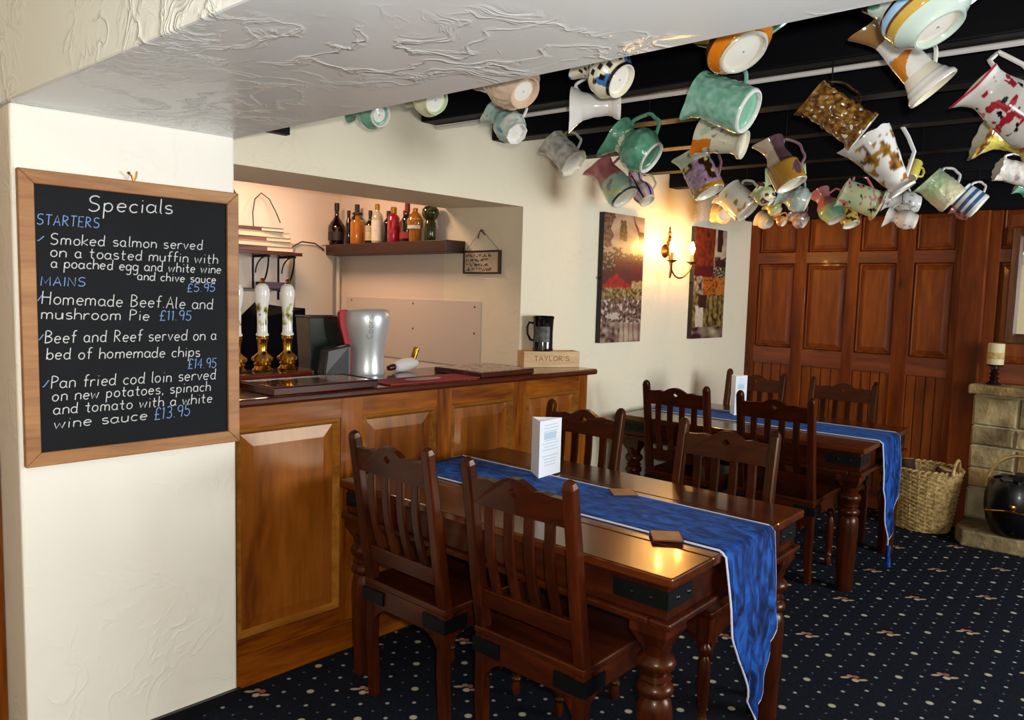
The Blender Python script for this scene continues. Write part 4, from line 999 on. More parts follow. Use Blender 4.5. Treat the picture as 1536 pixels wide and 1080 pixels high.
for nm, z_, c, lb, w_ in (('book', 1.4755, '#4A2C4E', 'purple book lying on the lower iron rail of the bookshelf', 0.14),):
    t = thing('book', lb, 'book', (2.49, 2.015, z_), 0, 'books lying flat in the alcove')
    cm = plain('purple_cover', c, 0.5)
    obj('cover', MB().box(-w_/2, w_/2, -0.06, 0.06, 0, 0.004).box(-w_/2, w_/2, -0.06, 0.06, 0.036, 0.04).box(-w_/2, -w_/2+0.003, -0.06, 0.06, 0.004, 0.036).box(-w_/2+0.003, w_/2, -0.06, -0.057, 0.004, 0.036), cm, t)
    obj('pages', MB().box(-w_/2+0.004, w_/2-0.004, -0.056, 0.056, 0.0042, 0.0358), PAPER, t)
rt_ = thing('cash_register', 'dark till with a pale sloping top behind the beer pumps', 'till', (2.10, 1.42, 1.01), radians(0))
obj('body', MB().hexa([(-0.2, -0.12, 0), (0.22, -0.12, 0), (-0.2, 0.16, 0), (0.22, 0.16, 0), (-0.2, -0.12, 0.28), (0.22, -0.12, 0.36), (-0.2, 0.16, 0.42), (0.22, 0.16, 0.36)]), plain('black_till', '#08060C', 0.9, spec=0.08), rt_, bevel=0.006)
tpn = MB().prism([(-0.24, 0.26), (-0.03, 0.452), (-0.24, 0.452)], -0.135, -0.121, lambda u, v, q: (u, q, v))
obj('sloping_top', tpn, plain('pale_plastic', '#B9A98C', 0.45), rt_, bevel=0.004)
obj('top_trim', MB().box(-0.225, 0.0, -0.14, 0.17, 0.45, 0.462), CHAR, rt_, bevel=0.002)
# ------------------------------------------------------------------ picture wall: canvases and wall light
def nz(x, y, s, k=0): return noise.noise(Vector((x*s, y*s, k*7.3)))
def mixc(a, b, t): t = max(0, min(1, t)); return tuple(a[i]*(1-t)+b[i]*t for i in range(3))
CREAM, MAR, RED, DRED, OLV, BRN, PINK, WHT = [lin(c) for c in ('#B7A48C', '#3A1A18', '#A31C1C', '#5A1414', '#8E7A3C', '#2E1C14', '#8A6A60', '#CFC0B4')]
def paint1(u, v):
    u2 = u+0.03*nz(u, v, 9, 1); v2 = v+0.012*nz(u, v, 14, 2)
    n1, n2, n3 = nz(u*0.45, v, 26, 3), nz(u*0.45, v, 52, 4), nz(u*0.3, v*1.3, 14, 5)
    if v2 > 0.74:
        c = mixc(CREAM, PINK, 0.5+0.6*n3)
        if u2 < 0.22+0.1*n3: c = mixc(MAR, PINK, 0.3+n2)
        if 0.38 < u2 < 0.55 and 0.80 < v2 < 0.96: c = mixc(BRN, OLV, 0.25+n2*0.5)
        if abs((u2-0.75)-(0.97-v2)*0.9) < 0.02 and v2 > 0.84: c = BRN
        if u2 > 0.85 and v2 < 0.88: c = mixc(MAR, BRN, n1+0.4)
    elif v2 > 0.56:
        c = mixc(MAR, BRN, 0.5+n1)
        if n2 > 0.25: c = mixc(c, CREAM, 0.5)
        if v2 < 0.66 and u2 > 0.3: c = mixc(DRED, MAR, 0.4+n1)
        if v2 > 0.70 and n3 > 0.1: c = mixc(c, CREAM, 0.6)
    elif v2 > 0.43:
        c = mixc(DRED, MAR, 0.5+n1)
        if v2 < 0.44+0.10*(1-abs(u2-0.34)/0.36) and abs(u2-0.34) < 0.36: c = mixc(RED, DRED, 0.2+n1)
        if u2 > 0.72 and v2 < 0.49: c = mixc(OLV, CREAM, 0.3+n2)
    elif v2 > 0.34:
        c = mixc(OLV, BRN, 0.45+n2*1.2)
        if n1 > 0.2: c = mixc(c, CREAM, 0.5)
    elif v2 > 0.16:
        c = mixc(BRN, PINK, 0.45+n2*1.1)
        if n1 > 0.22 or (0.15 < u2 < 0.45 and abs(v2-0.21) < 0.025): c = mixc(c, WHT, 0.75)
        if n2 < -0.3: c = BRN
    else:
        c = mixc(PINK, CREAM, 0.5+n3)
        if u2 < 0.45: c = mixc(c, MAR, 0.5+n1)
        if u2 > 0.5 and abs((u2*8) % 1-0.5) < 0.15: c = mixc(c, BRN, 0.5)
    return c
def paint2(u, v):
    u2 = u+0.03*nz(u, v, 9, 11); v2 = v+0.012*nz(u, v, 14, 12)
    n1, n2, n3 = nz(u*0.45, v, 26, 13), nz(u*0.45, v, 52, 14), nz(u*0.3, v*1.3, 14, 15)
    ORN = lin('#B4601E')
    if v2 > 0.66:
        c = mixc(lin('#7A2E16'), BRN, 0.35+n1)
        if u2 > 0.62: c = mixc(CREAM, PINK, 0.4+n3)
        if 0.70 < u2 < 0.86 and v2 > 0.80: c = BRN
        if u2 > 0.66 and v2 < 0.74+0.04*n2: c = mixc(MAR, BRN, n1+0.5)
    elif v2 > 0.56:
        c = mixc(DRED, MAR, 0.4+n1)
        if u2 > 0.6: c = mixc(BRN, CREAM, 0.2+n2)
    elif v2 > 0.40:
        c = mixc(ORN, BRN, 0.35+n2*1.2)
        if u2 < 0.3: c = mixc(CREAM, MAR, 0.55+n1)
        if u2 > 0.72 and n1 > -0.1: c = mixc(ORN, OLV, 0.3)
    elif v2 > 0.10:
        c = mixc(OLV, BRN, 0.45+n1*1.2)
        if u2 < 0.42 and abs((u2-0.2)-(0.25-v2)*0.18) < 0.12 and v2 < 0.3: c = mixc(WHT, CREAM, 0.4+n2)
        if abs(u2-0.3) < 0.13 and 0.28 < v2 < 0.44: c = mixc(BRN, MAR, 0.5)
        if u2 > 0.45 and abs((u2*7) % 1-0.5) < 0.12: c = mixc(c, BRN, 0.7)
    else: c = mixc(MAR, CREAM, 0.35+n3)
    return c
def canvas(x, z, w, h, fn, lb):
    t = thing('canvas_painting', lb, 'painting', (x, 0.2995, z), 0, 'tall canvas paintings')
    obj('canvas_edge', MB().box(0, w, -0.036, 0, 0, h), plain('dark_canvas_edge', '#1A1210', 0.6), t, bevel=0.002)
    obj('painted_face', MB().grid(lambda a, b: (0.001+(w-0.002)*a, -0.0366, 0.001+(h-0.002)*b), 70, 130, fn), M_CANVAS, t, color=True, fix=False)
    obj('side_clip', MB().lathe([(0.006, 0), (0.006, 0.012), (0.003, 0.015)], 10, Matrix.Translation((0, -0.018, h*0.5)) @ Matrix.Rotation(-pi/2, 4, 'Y')), M_IRON, t)
canvas(3.735, 1.194, 0.434, 0.80, paint1, 'tall canvas of a street scene with a red parasol, left of the wall light')
canvas(4.81, 1.194, 0.452, 0.80, paint2, 'tall canvas of a street scene in orange and brown, right of the wall light')

sc_ = thing('wall_sconce', 'brass two-armed candle wall light, both bulbs lit, between the canvases', 'wall light', (4.475, 0.3, 1.80))
AB = plain('antique_brass', '#6E4E22', 0.35, 0.9)
obj('back_plate', MB().lathe([(0.045, 0), (0.047, 0.006), (0.036, 0.014), (0.022, 0.022), (0.008, 0.026)], 24, Matrix.Rotation(pi/2, 4, 'X')), AB, sc_, smooth=True)
obj('finial', MB().lathe([(0.006, 0), (0.018, 0.012), (0.022, 0.03), (0.012, 0.045), (0.016, 0.055), (0.008, 0.075), (0.013, 0.09), (0.005, 0.11), (0.008, 0.12), (0.002, 0.135)], 16, Matrix.Translation((0, -0.035, 0.03))).tube([(0, 0, 0), (0, -0.03, 0), (0, -0.035, 0.035)], 0.006, 8), AB, sc_, smooth=True)
BULB = plain('lit_candle_bulb', '#FFE2A8', 0.3, emit='#FFB85E', es=300)
for bx_ in (-0.145, 0.105):
    pts = [Vector((0, -0.03, 0.0)), Vector((0, -0.05, -0.10)), Vector((bx_*0.25, -0.07, -0.165)), Vector((bx_*0.55, -0.10, -0.18)), Vector((bx_*0.85, -0.135, -0.14)), Vector((bx_, -0.15, -0.085))]
    sm_ = []
    for i in range(len(pts)-1):
        p0, p1, p2, p3 = pts[max(i-1, 0)], pts[i], pts[i+1], pts[min(i+2, len(pts)-1)]
        for k in range(5):
            t_ = k/5; sm_.append(0.5*((2*p1)+(p2-p0)*t_+(2*p0-5*p1+4*p2-p3)*t_*t_+(3*p1-p0-3*p2+p3)*t_**3))
    sm_.append(pts[-1])
    ao = obj('arm', MB().tube(sm_, 0.006, 8), AB, sc_, smooth=True)
    obj('drip_pan', MB().lathe([(0.008, -0.088), (0.034, -0.074), (0.038, -0.070), (0.034, -0.069), (0.012, -0.073)], 20, Matrix.Translation((bx_, -0.15, 0))), AB, ao, smooth=True)
    obj('candle_tube', MB().lathe([(0.012, -0.072), (0.012, -0.02), (0.009, -0.018)], 16, Matrix.Translation((bx_, -0.15, 0))), plain('cream_candle_tube', '#C8A868', 0.5), ao, smooth=True)
    obj('bulb', MB().lathe([(0.007, -0.02), (0.016, 0.0), (0.019, 0.018), (0.015, 0.04), (0.006, 0.06), (0.002, 0.066)], 16, Matrix.Translation((bx_, -0.15, 0))), BULB, ao, smooth=True)

# ------------------------------------------------------------------ fireplace, mirror, candle, kettle, basket
fp = thing('fireplace', 'rough stone fireplace with flat stone mantel on the panelled wall', 'fireplace', (5.744, -1.9, 0))
st_a = [stone_mat('buff_stone_%d' % i, a, c) for i, (a, c) in enumerate((('#6E5E3E', '#AE9A6C'), ('#6A5230', '#A88A50'), ('#7A6C50', '#BCAA80'), ('#5A4A30', '#917E56')))]
MORT = stone_mat('pale_mortar', '#8E8468', '#B0A58A')
obj('mortar_core', MB().box(-0.105, -0.03, -0.55, 0.535, 0.10, 0.925), MORT, fp)
rg = random.Random(12); z = 0.105; sl = [MB() for _ in st_a]
row = 0
for hh in (0.20, 0.13, 0.15, 0.13, 0.20):
    y = 0.545
    while y > -0.55:
        w_ = rg.uniform(0.15, 0.34)
        if y-w_ < -0.45: w_ = y+0.56
        q = sl[rg.randrange(4)]; d0 = rg.uniform(-0.128, -0.116)
        y1 = y-w_+0.010; c = 0.012
        a = [(d0+c, y, z), (d0+c, y1, z), (d0+c, y1, z+hh-0.010), (d0+c, y, z+hh-0.010)]
        b = [(d0, y-c+rg.uniform(-.006, .006), z+c), (d0, y1+c, z+c+rg.uniform(-.004, .006)), (d0+rg.uniform(-.006, .004), y1+c+rg.uniform(-.006, .006), z+hh-0.010-c), (d0, y-c, z+hh-0.010-c+rg.uniform(-.006, .003))]
        e_ = [(-0.03, *p_[1:]) for p_ in a]
        q.add(e_+a+b, [(0, 1, 5, 4), (1, 2, 6, 5), (2, 3, 7, 6), (3, 0, 4, 7), (4, 5, 9, 8), (5, 6, 10, 9), (6, 7, 11, 10), (7, 4, 8, 11), (8, 9, 10, 11)])
        y -= w_
    z += hh
for i, q in enumerate(sl):
    for k in range(len(q.v)//12): obj('stone', MB().add(q.v[12*k:12*k+12], [(0, 1, 5, 4), (1, 2, 6, 5), (2, 3, 7, 6), (3, 0, 4, 7), (4, 5, 9, 8), (5, 6, 10, 9), (6, 7, 11, 10), (7, 4, 8, 11), (8, 9, 10, 11), (3, 2, 1, 0)]), st_a[i], fp)
obj('mantel_shelf', MB().box(-0.245, -0.03, -0.60, 0.553, 0.928, 0.988), st_a[1], fp, bevel=0.01)
hs = MB(); hp_ = [(-0.475, 0.475), (-0.36, 0.535), (-0.03, 0.545), (-0.03, -0.9), (-0.15, -0.9), (-0.38, -0.2), (-0.45, 0.25)]
hs.prism(hp_, 0.0, 0.10, lambda u, v, q: (u, v, q))
obj('hearth_slab', hs, st_a[3], fp, bevel=0.01)

mr = thing('mirror', 'dark wood-framed mirror on the panelling above the mantel', 'mirror', (5.714, -1.79, 1.25))
o_ = [(-0.31, 0), (0.31, 0), (0.31, 0.74), (-0.31, 0.74)]; i_ = [(-0.245, 0.065), (0.245, 0.065), (0.245, 0.675), (-0.245, 0.675)]
fm = MB(); vs = [(-0.001, y, z) for y, z in o_]+[(-0.028, y*0.97, z*0.98+0.008) for y, z in o_]+[(-0.034, y*1.06, (z-0.37)*1.06+0.37) for y, z in i_]+[(-0.012, y, z) for y, z in i_]
fs = []
for k in range(4):
    j = (k+1) % 4; fs += [(k, j, 4+j, 4+k), (4+k, 4+j, 8+j, 8+k), (8+k, 8+j, 12+j, 12+k)]
fm.add(vs, fs)
obj('frame', fm, wood('brown_mirror_frame', '#3A1E10', '#74482C', 'Z', 8, 0.3, 0.3, 9), mr)
obj('glass', MB().box(-0.011, -0.004, -0.25, 0.25, 0.06, 0.68), plain('mirror_glass', '#E8E8E4', 0.02, 1.0), mr)

cn = thing('candle', 'thick cream pillar candle on a dark turned stick, on the mantel', 'candle', (5.60, -1.465, 0.988))
obj('candlestick', MB().lathe([(0.042, 0), (0.044, 0.008), (0.030, 0.016), (0.020, 0.03), (0.030, 0.042), (0.018, 0.055), (0.028, 0.07), (0.017, 0.085), (0.026, 0.10), (0.022, 0.112), (0.046, 0.122), (0.048, 0.13)], 24), plain('dark_turned_wood', '#1A0C08', 0.25), cn, smooth=True)
obj('wax', MB().lathe([(0.046, 0.13), (0.047, 0.135), (0.047, 0.258), (0.043, 0.264), (0.03, 0.258)], 28), plain('cream_wax', '#C8B990', 0.6), cn, smooth=True)
obj('wax_band', MB().lathe([(0.0472, 0.165), (0.0478, 0.167), (0.0478, 0.205), (0.0472, 0.207)], 28), plain('buff_wax', '#B0945A', 0.7, noise_amt=0.4, nscale=60), cn, smooth=True)

kt = thing('coal_scuttle', 'black coal scuttle with brass arched handle standing on the hearth', 'coal scuttle', (5.42, -1.685, 0.10))
BKM = plain('black_japanned', '#08090C', 0.3, coat=0.3)
kb = MB().lathe([(0.12, 0), (0.135, 0.01), (0.165, 0.08), (0.182, 0.16), (0.180, 0.24), (0.165, 0.30), (0.15, 0.335), (0.142, 0.335), (0.155, 0.28), (0.14, 0.10), (0.02, 0.03)], 40)
obj('bucket', kb, BKM, kt, smooth=True)
cl_ = MB()
for k in range(60):
    a = rg.uniform(0, 2*pi); r_ = 0.13*sqrt(rg.random()); s_ = rg.uniform(0.025, 0.045); c_ = Vector((r_*cos(a), r_*sin(a), 0.28+0.07*(1-r_/0.13)+rg.uniform(0, .02)))
    ps = [c_+Vector((rg.uniform(-1, 1), rg.uniform(-1, 1), rg.uniform(-.7, .7)))*s_ for _ in range(8)]
    ps = [c_+Vector((sx*rg.uniform(.6, 1), sy*rg.uniform(.6, 1), sz*rg.uniform(.5, .9)))*s_ for sz in (-1, 1) for sy in (-1, 1) for sx in (-1, 1)]
    cl_.hexa(ps)
co = obj('coal', cl_, plain('coal', '#0A0A0B', 0.35), kt); co['kind'] = 'stuff'
hd = MB().tube([Vector((0, 0.178*cos(a), 0.27+0.215*sin(a))) for a in [pi*i/24 for i in range(25)]], 0.0105, 10)
obj('handle', hd, plain('polished_brass', '#E0C07A', 0.4, 0.85), kt, smooth=True)
bd = MB().tube([Vector((-0.186*cos(a), 0.186*sin(a), 0.16+0.015*cos(3*a))) for a in [-0.9+1.8*i/14 for i in range(15)]], 0.008, 8).lathe([(0.02, 0), (0.016, 0.006), (0.004, 0.01)], 14, Matrix.Translation((-0.182, 0, 0.2)) @ Matrix.Rotation(-pi/2, 4, 'Y'))
obj('brass_band', bd, M_BRASS, kt, smooth=True)

bkt = thing('log_basket', 'oval wicker log basket on the carpet, between the rear table and the fireplace', 'basket', (5.50, -1.13, 0))
def wicker():
    m, nt, b = mat_new('wicker')
    tc = N(nt, 'ShaderNodeTexCoord'); nzz = N(nt, 'ShaderNodeTexNoise'); nzz.inputs['Scale'].default_value = 40
    nt.links.new(tc.outputs['Object'], nzz.inputs['Vector'])
    r = ramp(nt, [(0.3, L4('#7A5E34')), (0.7, L4('#C8A86A'))], nzz.outputs['Fac']); nt.links.new(r.outputs[0], b.inputs['Base Color']); b.inputs['Roughness'].default_value = 0.6
    return m
MW = wicker()
H_ = 0.40
def brad(z): f = z/H_; return 0.165+0.055*f**0.8
wv = MB(); nst = 26; n_ = nst*4
for k in range(30):      # woven rods going in front of and behind the stakes
    z = 0.012+k*(H_-0.02)/29
    path = [Vector(((brad(z)+0.006*sin(pi*(i/4.0*1)+pi*k))*cos(2*pi*i/n_)*0.92, (brad(z)+0.006*sin(pi*i/4.0+pi*k))*sin(2*pi*i/n_)*1.0, z)) for i in range(n_)]
    wv.tube(path, 0.0074, 5, closed=True)
obj('woven_body', wv, MW, bkt, smooth=True)
sk = MB()
for i in range(nst):
    a = 2*pi*(i+0.5)/nst
    sk.tube([Vector((brad(z)*cos(a)*0.92, brad(z)*sin(a), z)) for z in (0.005, 0.1, 0.2, 0.3, H_+0.005)], 0.006, 6)
obj('stakes', sk, MW, bkt, smooth=True)
rmb = MB()
for off in (0, 0.5):
    rmb.tube([Vector(((brad(H_)+0.010*cos(i*1.2+off*2*pi))*cos(2*pi*i/96)*0.92, (brad(H_)+0.010*cos(i*1.2+off*2*pi))*sin(2*pi*i/96), H_+0.008+0.008*sin(i*1.2+off*2*pi))) for i in range(96)], 0.008, 6, closed=True)
obj('rim', rmb, MW, bkt, smooth=True)
obj('base', MB().lathe([(0.15, 0.0), (0.162, 0.006), (0.15, 0.014)], 30, Matrix.Diagonal((0.92, 1, 1, 1))), MW, bkt, smooth=True)
for s_ in (-1, 1):
    hdl = MB().tube([Vector((0.0+0.075*cos(a), s_*(brad(H_)*0.99-0.02*sin(a)), H_+0.095*sin(a))) for a in [pi*i/16 for i in range(17)]], 0.010, 8)
    hdl = MB().tube([Vector((-0.06+0.075*cos(a), s_*(brad(H_)*0.92+0.005*sin(a)), H_+0.095*sin(a))) for a in [pi*i/16 for i in range(17)]], 0.010, 8)
    obj('handle', hdl, MW, bkt, smooth=True)
BARK = plain('log_bark', '#3A2416', 0.9, noise_amt=0.5, nscale=30); CUT = plain('cut_wood', '#B08A54', 0.7, noise_amt=0.25, nscale=30)
for px, py, tz, ta, r_, L_, lb in ((-0.02, -0.035, radians(14), 0.3, 0.05, 0.40, 'bark-covered log standing in the basket, nearest its looped handle'), (0.03, 0.075, radians(12), 2.2, 0.045, 0.41, 'bark-covered log standing in the basket, leaning toward the rear table')):
    lg_ = thing('firewood_log', lb, 'log', (5.50+px, -1.13+py, 0.03), 0, 'logs in the wicker basket')
    lg_.rotation_euler = (tz*cos(ta), tz*sin(ta)*0.6, 0)
    pf = [(r_*0.96, 0), (r_, 0.02), (r_*1.02, L_*0.5), (r_, L_-0.01), (r_*0.95, L_)]
    lo = MB().lathe(pf, 18)
    for i, v in enumerate(lo.v): lo.v[i] = v+Vector((v.x, v.y, 0))*0.12*noise.noise(v*22)
    obj('bark', lo, BARK, lg_, smooth=True)
    obj('cut_end', MB().lathe([(r_*0.88, L_+0.0002), (r_*0.86, L_+0.003)], 18), CUT, lg_)
# ------------------------------------------------------------------ china jugs hung by their handles from the joists
JUGS=[
  ('teal', [1.631, -0.261, 2.12], [-0.052, 0.949, 0.311], [0.264, -0.287, 0.921], 0.156, 0.057) ,
  ('cream_cap', [1.626, -0.597, 2.12], [0.023, 0.895, 0.445], [0.38, -0.42, 0.824], 0.113, 0.061) ,
  ('beige', [1.689, -0.918, 2.13], [0.027, 0.774, 0.633], [0.517, -0.553, 0.653], 0.157, 0.085) ,
  ('turq', [1.995, -0.598, 2.1], [0.102, 0.779, 0.619], [0.532, -0.569, 0.628], 0.163, 0.058) ,
  ('white_vase', [1.998, -1.003, 2.1], [-0.561, 0.827, -0.013], [0.057, 0.055, 0.997], 0.158, 0.063) ,
  ('house', [1.7, -1.261, 2.1], [-0.065, 0.825, 0.561], [0.434, -0.483, 0.761], 0.138, 0.066) ,
  ('grey_tank', [2.567, -0.386, 2.1], [-0.16, 0.712, 0.684], [0.542, -0.516, 0.664], 0.151, 0.07) ,
  ('pink_tall', [3.36, -0.068, 2.1], [-0.111, 0.634, 0.765], [0.592, -0.577, 0.563], 0.24, 0.086) ,
  ('stripe', [3.686, -0.026, 2.1], [-0.01, 0.578, 0.816], [0.625, -0.633, 0.456], 0.179, 0.061) ,
  ('green', [2.63, -0.716, 2.1], [-0.202, 0.797, 0.57], [0.457, -0.438, 0.774], 0.187, 0.093) ,
  ('orange', [1.78, -1.606, 2.13], [0.121, 0.578, 0.807], [0.596, -0.692, 0.406], 0.1, 0.086) ,
  ('big_green', [2.131, -1.387, 2.08], [-0.131, 0.896, 0.424], [0.318, -0.367, 0.874], 0.179, 0.073) ,
  ('cream_fl', [2.715, -1.063, 2.1], [-0.241, 0.929, 0.28], [0.236, -0.224, 0.946], 0.183, 0.067) ,
  ('purple', [3.392, -0.582, 2.1], [-0.076, 0.471, 0.879], [0.65, -0.645, 0.402], 0.218, 0.083) ,
  ('cream_mug', [4.46, -0.23, 2.1], [-0.132, 0.703, 0.698], [0.541, -0.539, 0.646], 0.189, 0.101) ,
  ('orange_lit', [4.766, 0.034, 2.07], [0.692, 0.657, 0.3], [0.282, -0.628, 0.726], 0.115, 0.077) ,
  ('tan', [3.217, -1.074, 2.08], [-0.044, 0.476, 0.879], [0.647, -0.656, 0.388], 0.22, 0.07) ,
  ('pgreen_b', [3.971, -0.754, 2.16], [-0.392, 0.916, -0.089], [-0.005, 0.095, 0.995], 0.202, 0.05) ,
  ('grey_green', [4.468, -0.587, 2.1], [-0.32, 0.88, 0.352], [0.304, -0.257, 0.917], 0.17, 0.08) ,
  ('floral', [4.086, -0.586, 2.07], [-0.169, 0.738, 0.653], [0.508, -0.502, 0.7], 0.105, 0.056) ,
  ('yellow_s', [4.674, -0.362, 2.07], [-0.012, 0.81, 0.586], [0.456, -0.517, 0.725], 0.091, 0.047) ,
  ('pale_s', [5.002, -0.157, 2.03], [0.267, 0.833, 0.485], [0.368, -0.553, 0.747], 0.094, 0.06) ,
  ('orange_s', [4.498, -0.496, 1.975], [0.036, 0.76, 0.649], [0.501, -0.575, 0.646], 0.07, 0.033) ,
  ('silver', [4.958, -0.407, 2.03], [-0.167, 0.859, 0.484], [0.39, -0.393, 0.833], 0.115, 0.062) ,
  ('pink_green', [4.963, -0.594, 2.1], [0.094, 0.573, 0.814], [0.604, -0.683, 0.411], 0.223, 0.077) ,
  ('yellow_t', [5.219, -0.631, 2.06], [0.145, 0.406, 0.902], [0.655, -0.723, 0.22], 0.145, 0.062) ,
  ('yg_floral', [4.692, -0.893, 2.1], [-0.447, 0.805, 0.391], [0.335, -0.255, 0.907], 0.226, 0.095) ,
  ('big_cream', [3.609, -1.373, 2.1], [-0.191, 0.528, 0.827], [0.614, -0.593, 0.521], 0.285, 0.107) ,
  ('yellow_b', [4.215, -1.309, 2.16], [0.551, -0.084, 0.831], [0.568, -0.691, -0.447], 0.094, 0.037) ,
  ('white_sm', [5.288, -0.935, 2.14], [-0.513, 0.845, 0.152], [0.173, -0.072, 0.982], 0.213, 0.073) ,
  ('white_round', [4.885, -1.069, 1.99], [-0.123, 0.953, 0.277], [0.225, -0.245, 0.943], 0.16, 0.059) ,
  ('lt_green', [4.427, -1.391, 2.08], [-0.265, 0.682, 0.681], [0.521, -0.493, 0.696], 0.17, 0.083) ,
  ('blue_stripe', [4.774, -1.445, 2.06], [-0.202, 0.76, 0.618], [0.472, -0.478, 0.741], 0.123, 0.077) ,
  ('brown_sm', [5.097, -1.319, 2.03], [-0.297, 0.855, 0.425], [0.348, -0.318, 0.882], 0.1, 0.035) ,
  ('gilded', [2.569, -1.559, 2.1], [-0.354, 0.72, 0.597], [0.468, -0.416, 0.78], 0.204, 0.07) ,
  ('footed', [2.107, -1.899, 2.11], [-0.237, 0.601, 0.764], [0.572, -0.549, 0.609], 0.225, 0.064) ,
  ('big_stripe', [1.619, -2.086, 2.05], [0.052, 0.523, 0.851], [0.606, -0.694, 0.39], 0.111, 0.082) ,
  ('red_fl', [2.841, -1.988, 2.12], [-0.384, 0.693, 0.611], [0.476, -0.418, 0.774], 0.24, 0.088) ,
  ('yellow_rim', [3.336, -1.894, 2.1], [-0.477, 0.812, 0.335], [0.294, -0.212, 0.932], 0.186, 0.084) ,
  ('white_pink', [4.322, -1.753, 2.12], [-0.528, 0.809, 0.259], [0.245, -0.147, 0.958], 0.2, 0.057) ,
  ('green_tip', [4.858, -1.7, 2.1], [-0.469, 0.768, 0.436], [0.363, -0.283, 0.888], 0.131, 0.043) ,
]

PRO = {
 'pot': [(0, .72), (.05, .75), (.25, 1), (.45, .95), (.7, .62), (.85, .62), (1, .82)],
 'tank': [(0, 1), (.05, 1), (.10, .86), (.14, .84), (.9, .80), (.96, .84), (1, .88)],
 'cyl': [(0, .90), (.04, .95), (.5, .94), (.92, .88), (1, .92)],
 'flare': [(0, .56), (.03, .58), (.06, .44), (.10, .40), (.3, .56), (.6, .76), (.85, .92), (1, 1)],
 'foot': [(0, 1), (.04, 1), (.08, .86), (.12, .84), (.16, .68), (.24, .62), (.45, .60), (.75, .52), (1, .72)],
 'bowl': [(0, .60), (.03, .62), (.25, .92), (.5, 1), (.8, .9), (1, .95)],
 'hour': [(0, .66), (.04, .66), (.16, .40), (.3, .38), (.6, .46), (.82, .74), (.93, .95), (1, 1)],
 'vase': [(0, .70), (.04, .72), (.12, .62), (.17, .50), (.24, .50), (.5, .56), (.75, .70), (.92, .92), (1, 1)],
 'cone': [(0, .88), (.05, .95), (.12, 1), (.5, .88), (.8, .72), (.9, .72), (1, .80)],
 'neck': [(0, .74), (.05, .78), (.3, 1), (.5, .92), (.68, .60), (.76, .56), (.9, .72), (1, .86)],
 'ftaper': [(0, .82), (.06, .84), (.13, .66), (.22, .62), (.5, .78), (.8, .92), (1, 1)],
 'square': [(0, .98), (.04, 1), (.42, .98), (.5, .80), (.75, .62), (.9, .72), (1, .82)],
}
C = {k: lin(v) for k, v in dict(white='#E4E2DC', cream='#DCD2AE', teal='#74AE94', green='#58997A', dgreen='#3A7458', turq='#9CC4B8', blue='#3E6EA8', lblue='#8FB6D2', navy='#26324E', black='#16120F', brown='#5A3418', dbrown='#341A0C', gold='#A87A2C', tan='#B08A52',
   orange='#D87A1C', red='#B4243A', pink='#C07A78', rose='#A8606A', lilac='#B090B0', yellow='#D2C25A', lime='#B6C486', lgreen='#B9CFA4', grey='#C6C4BA', dgrey='#8C8A82', buff='#CBB7A0', beige='#D2B49A', mauve='#8E6A78', peach='#D8A06A').items()}
def spots(v, s, th, seed): return noise.noise(Vector((v.x*s+seed*3.1, v.y*s-seed, v.z*s+seed*1.7))) > th
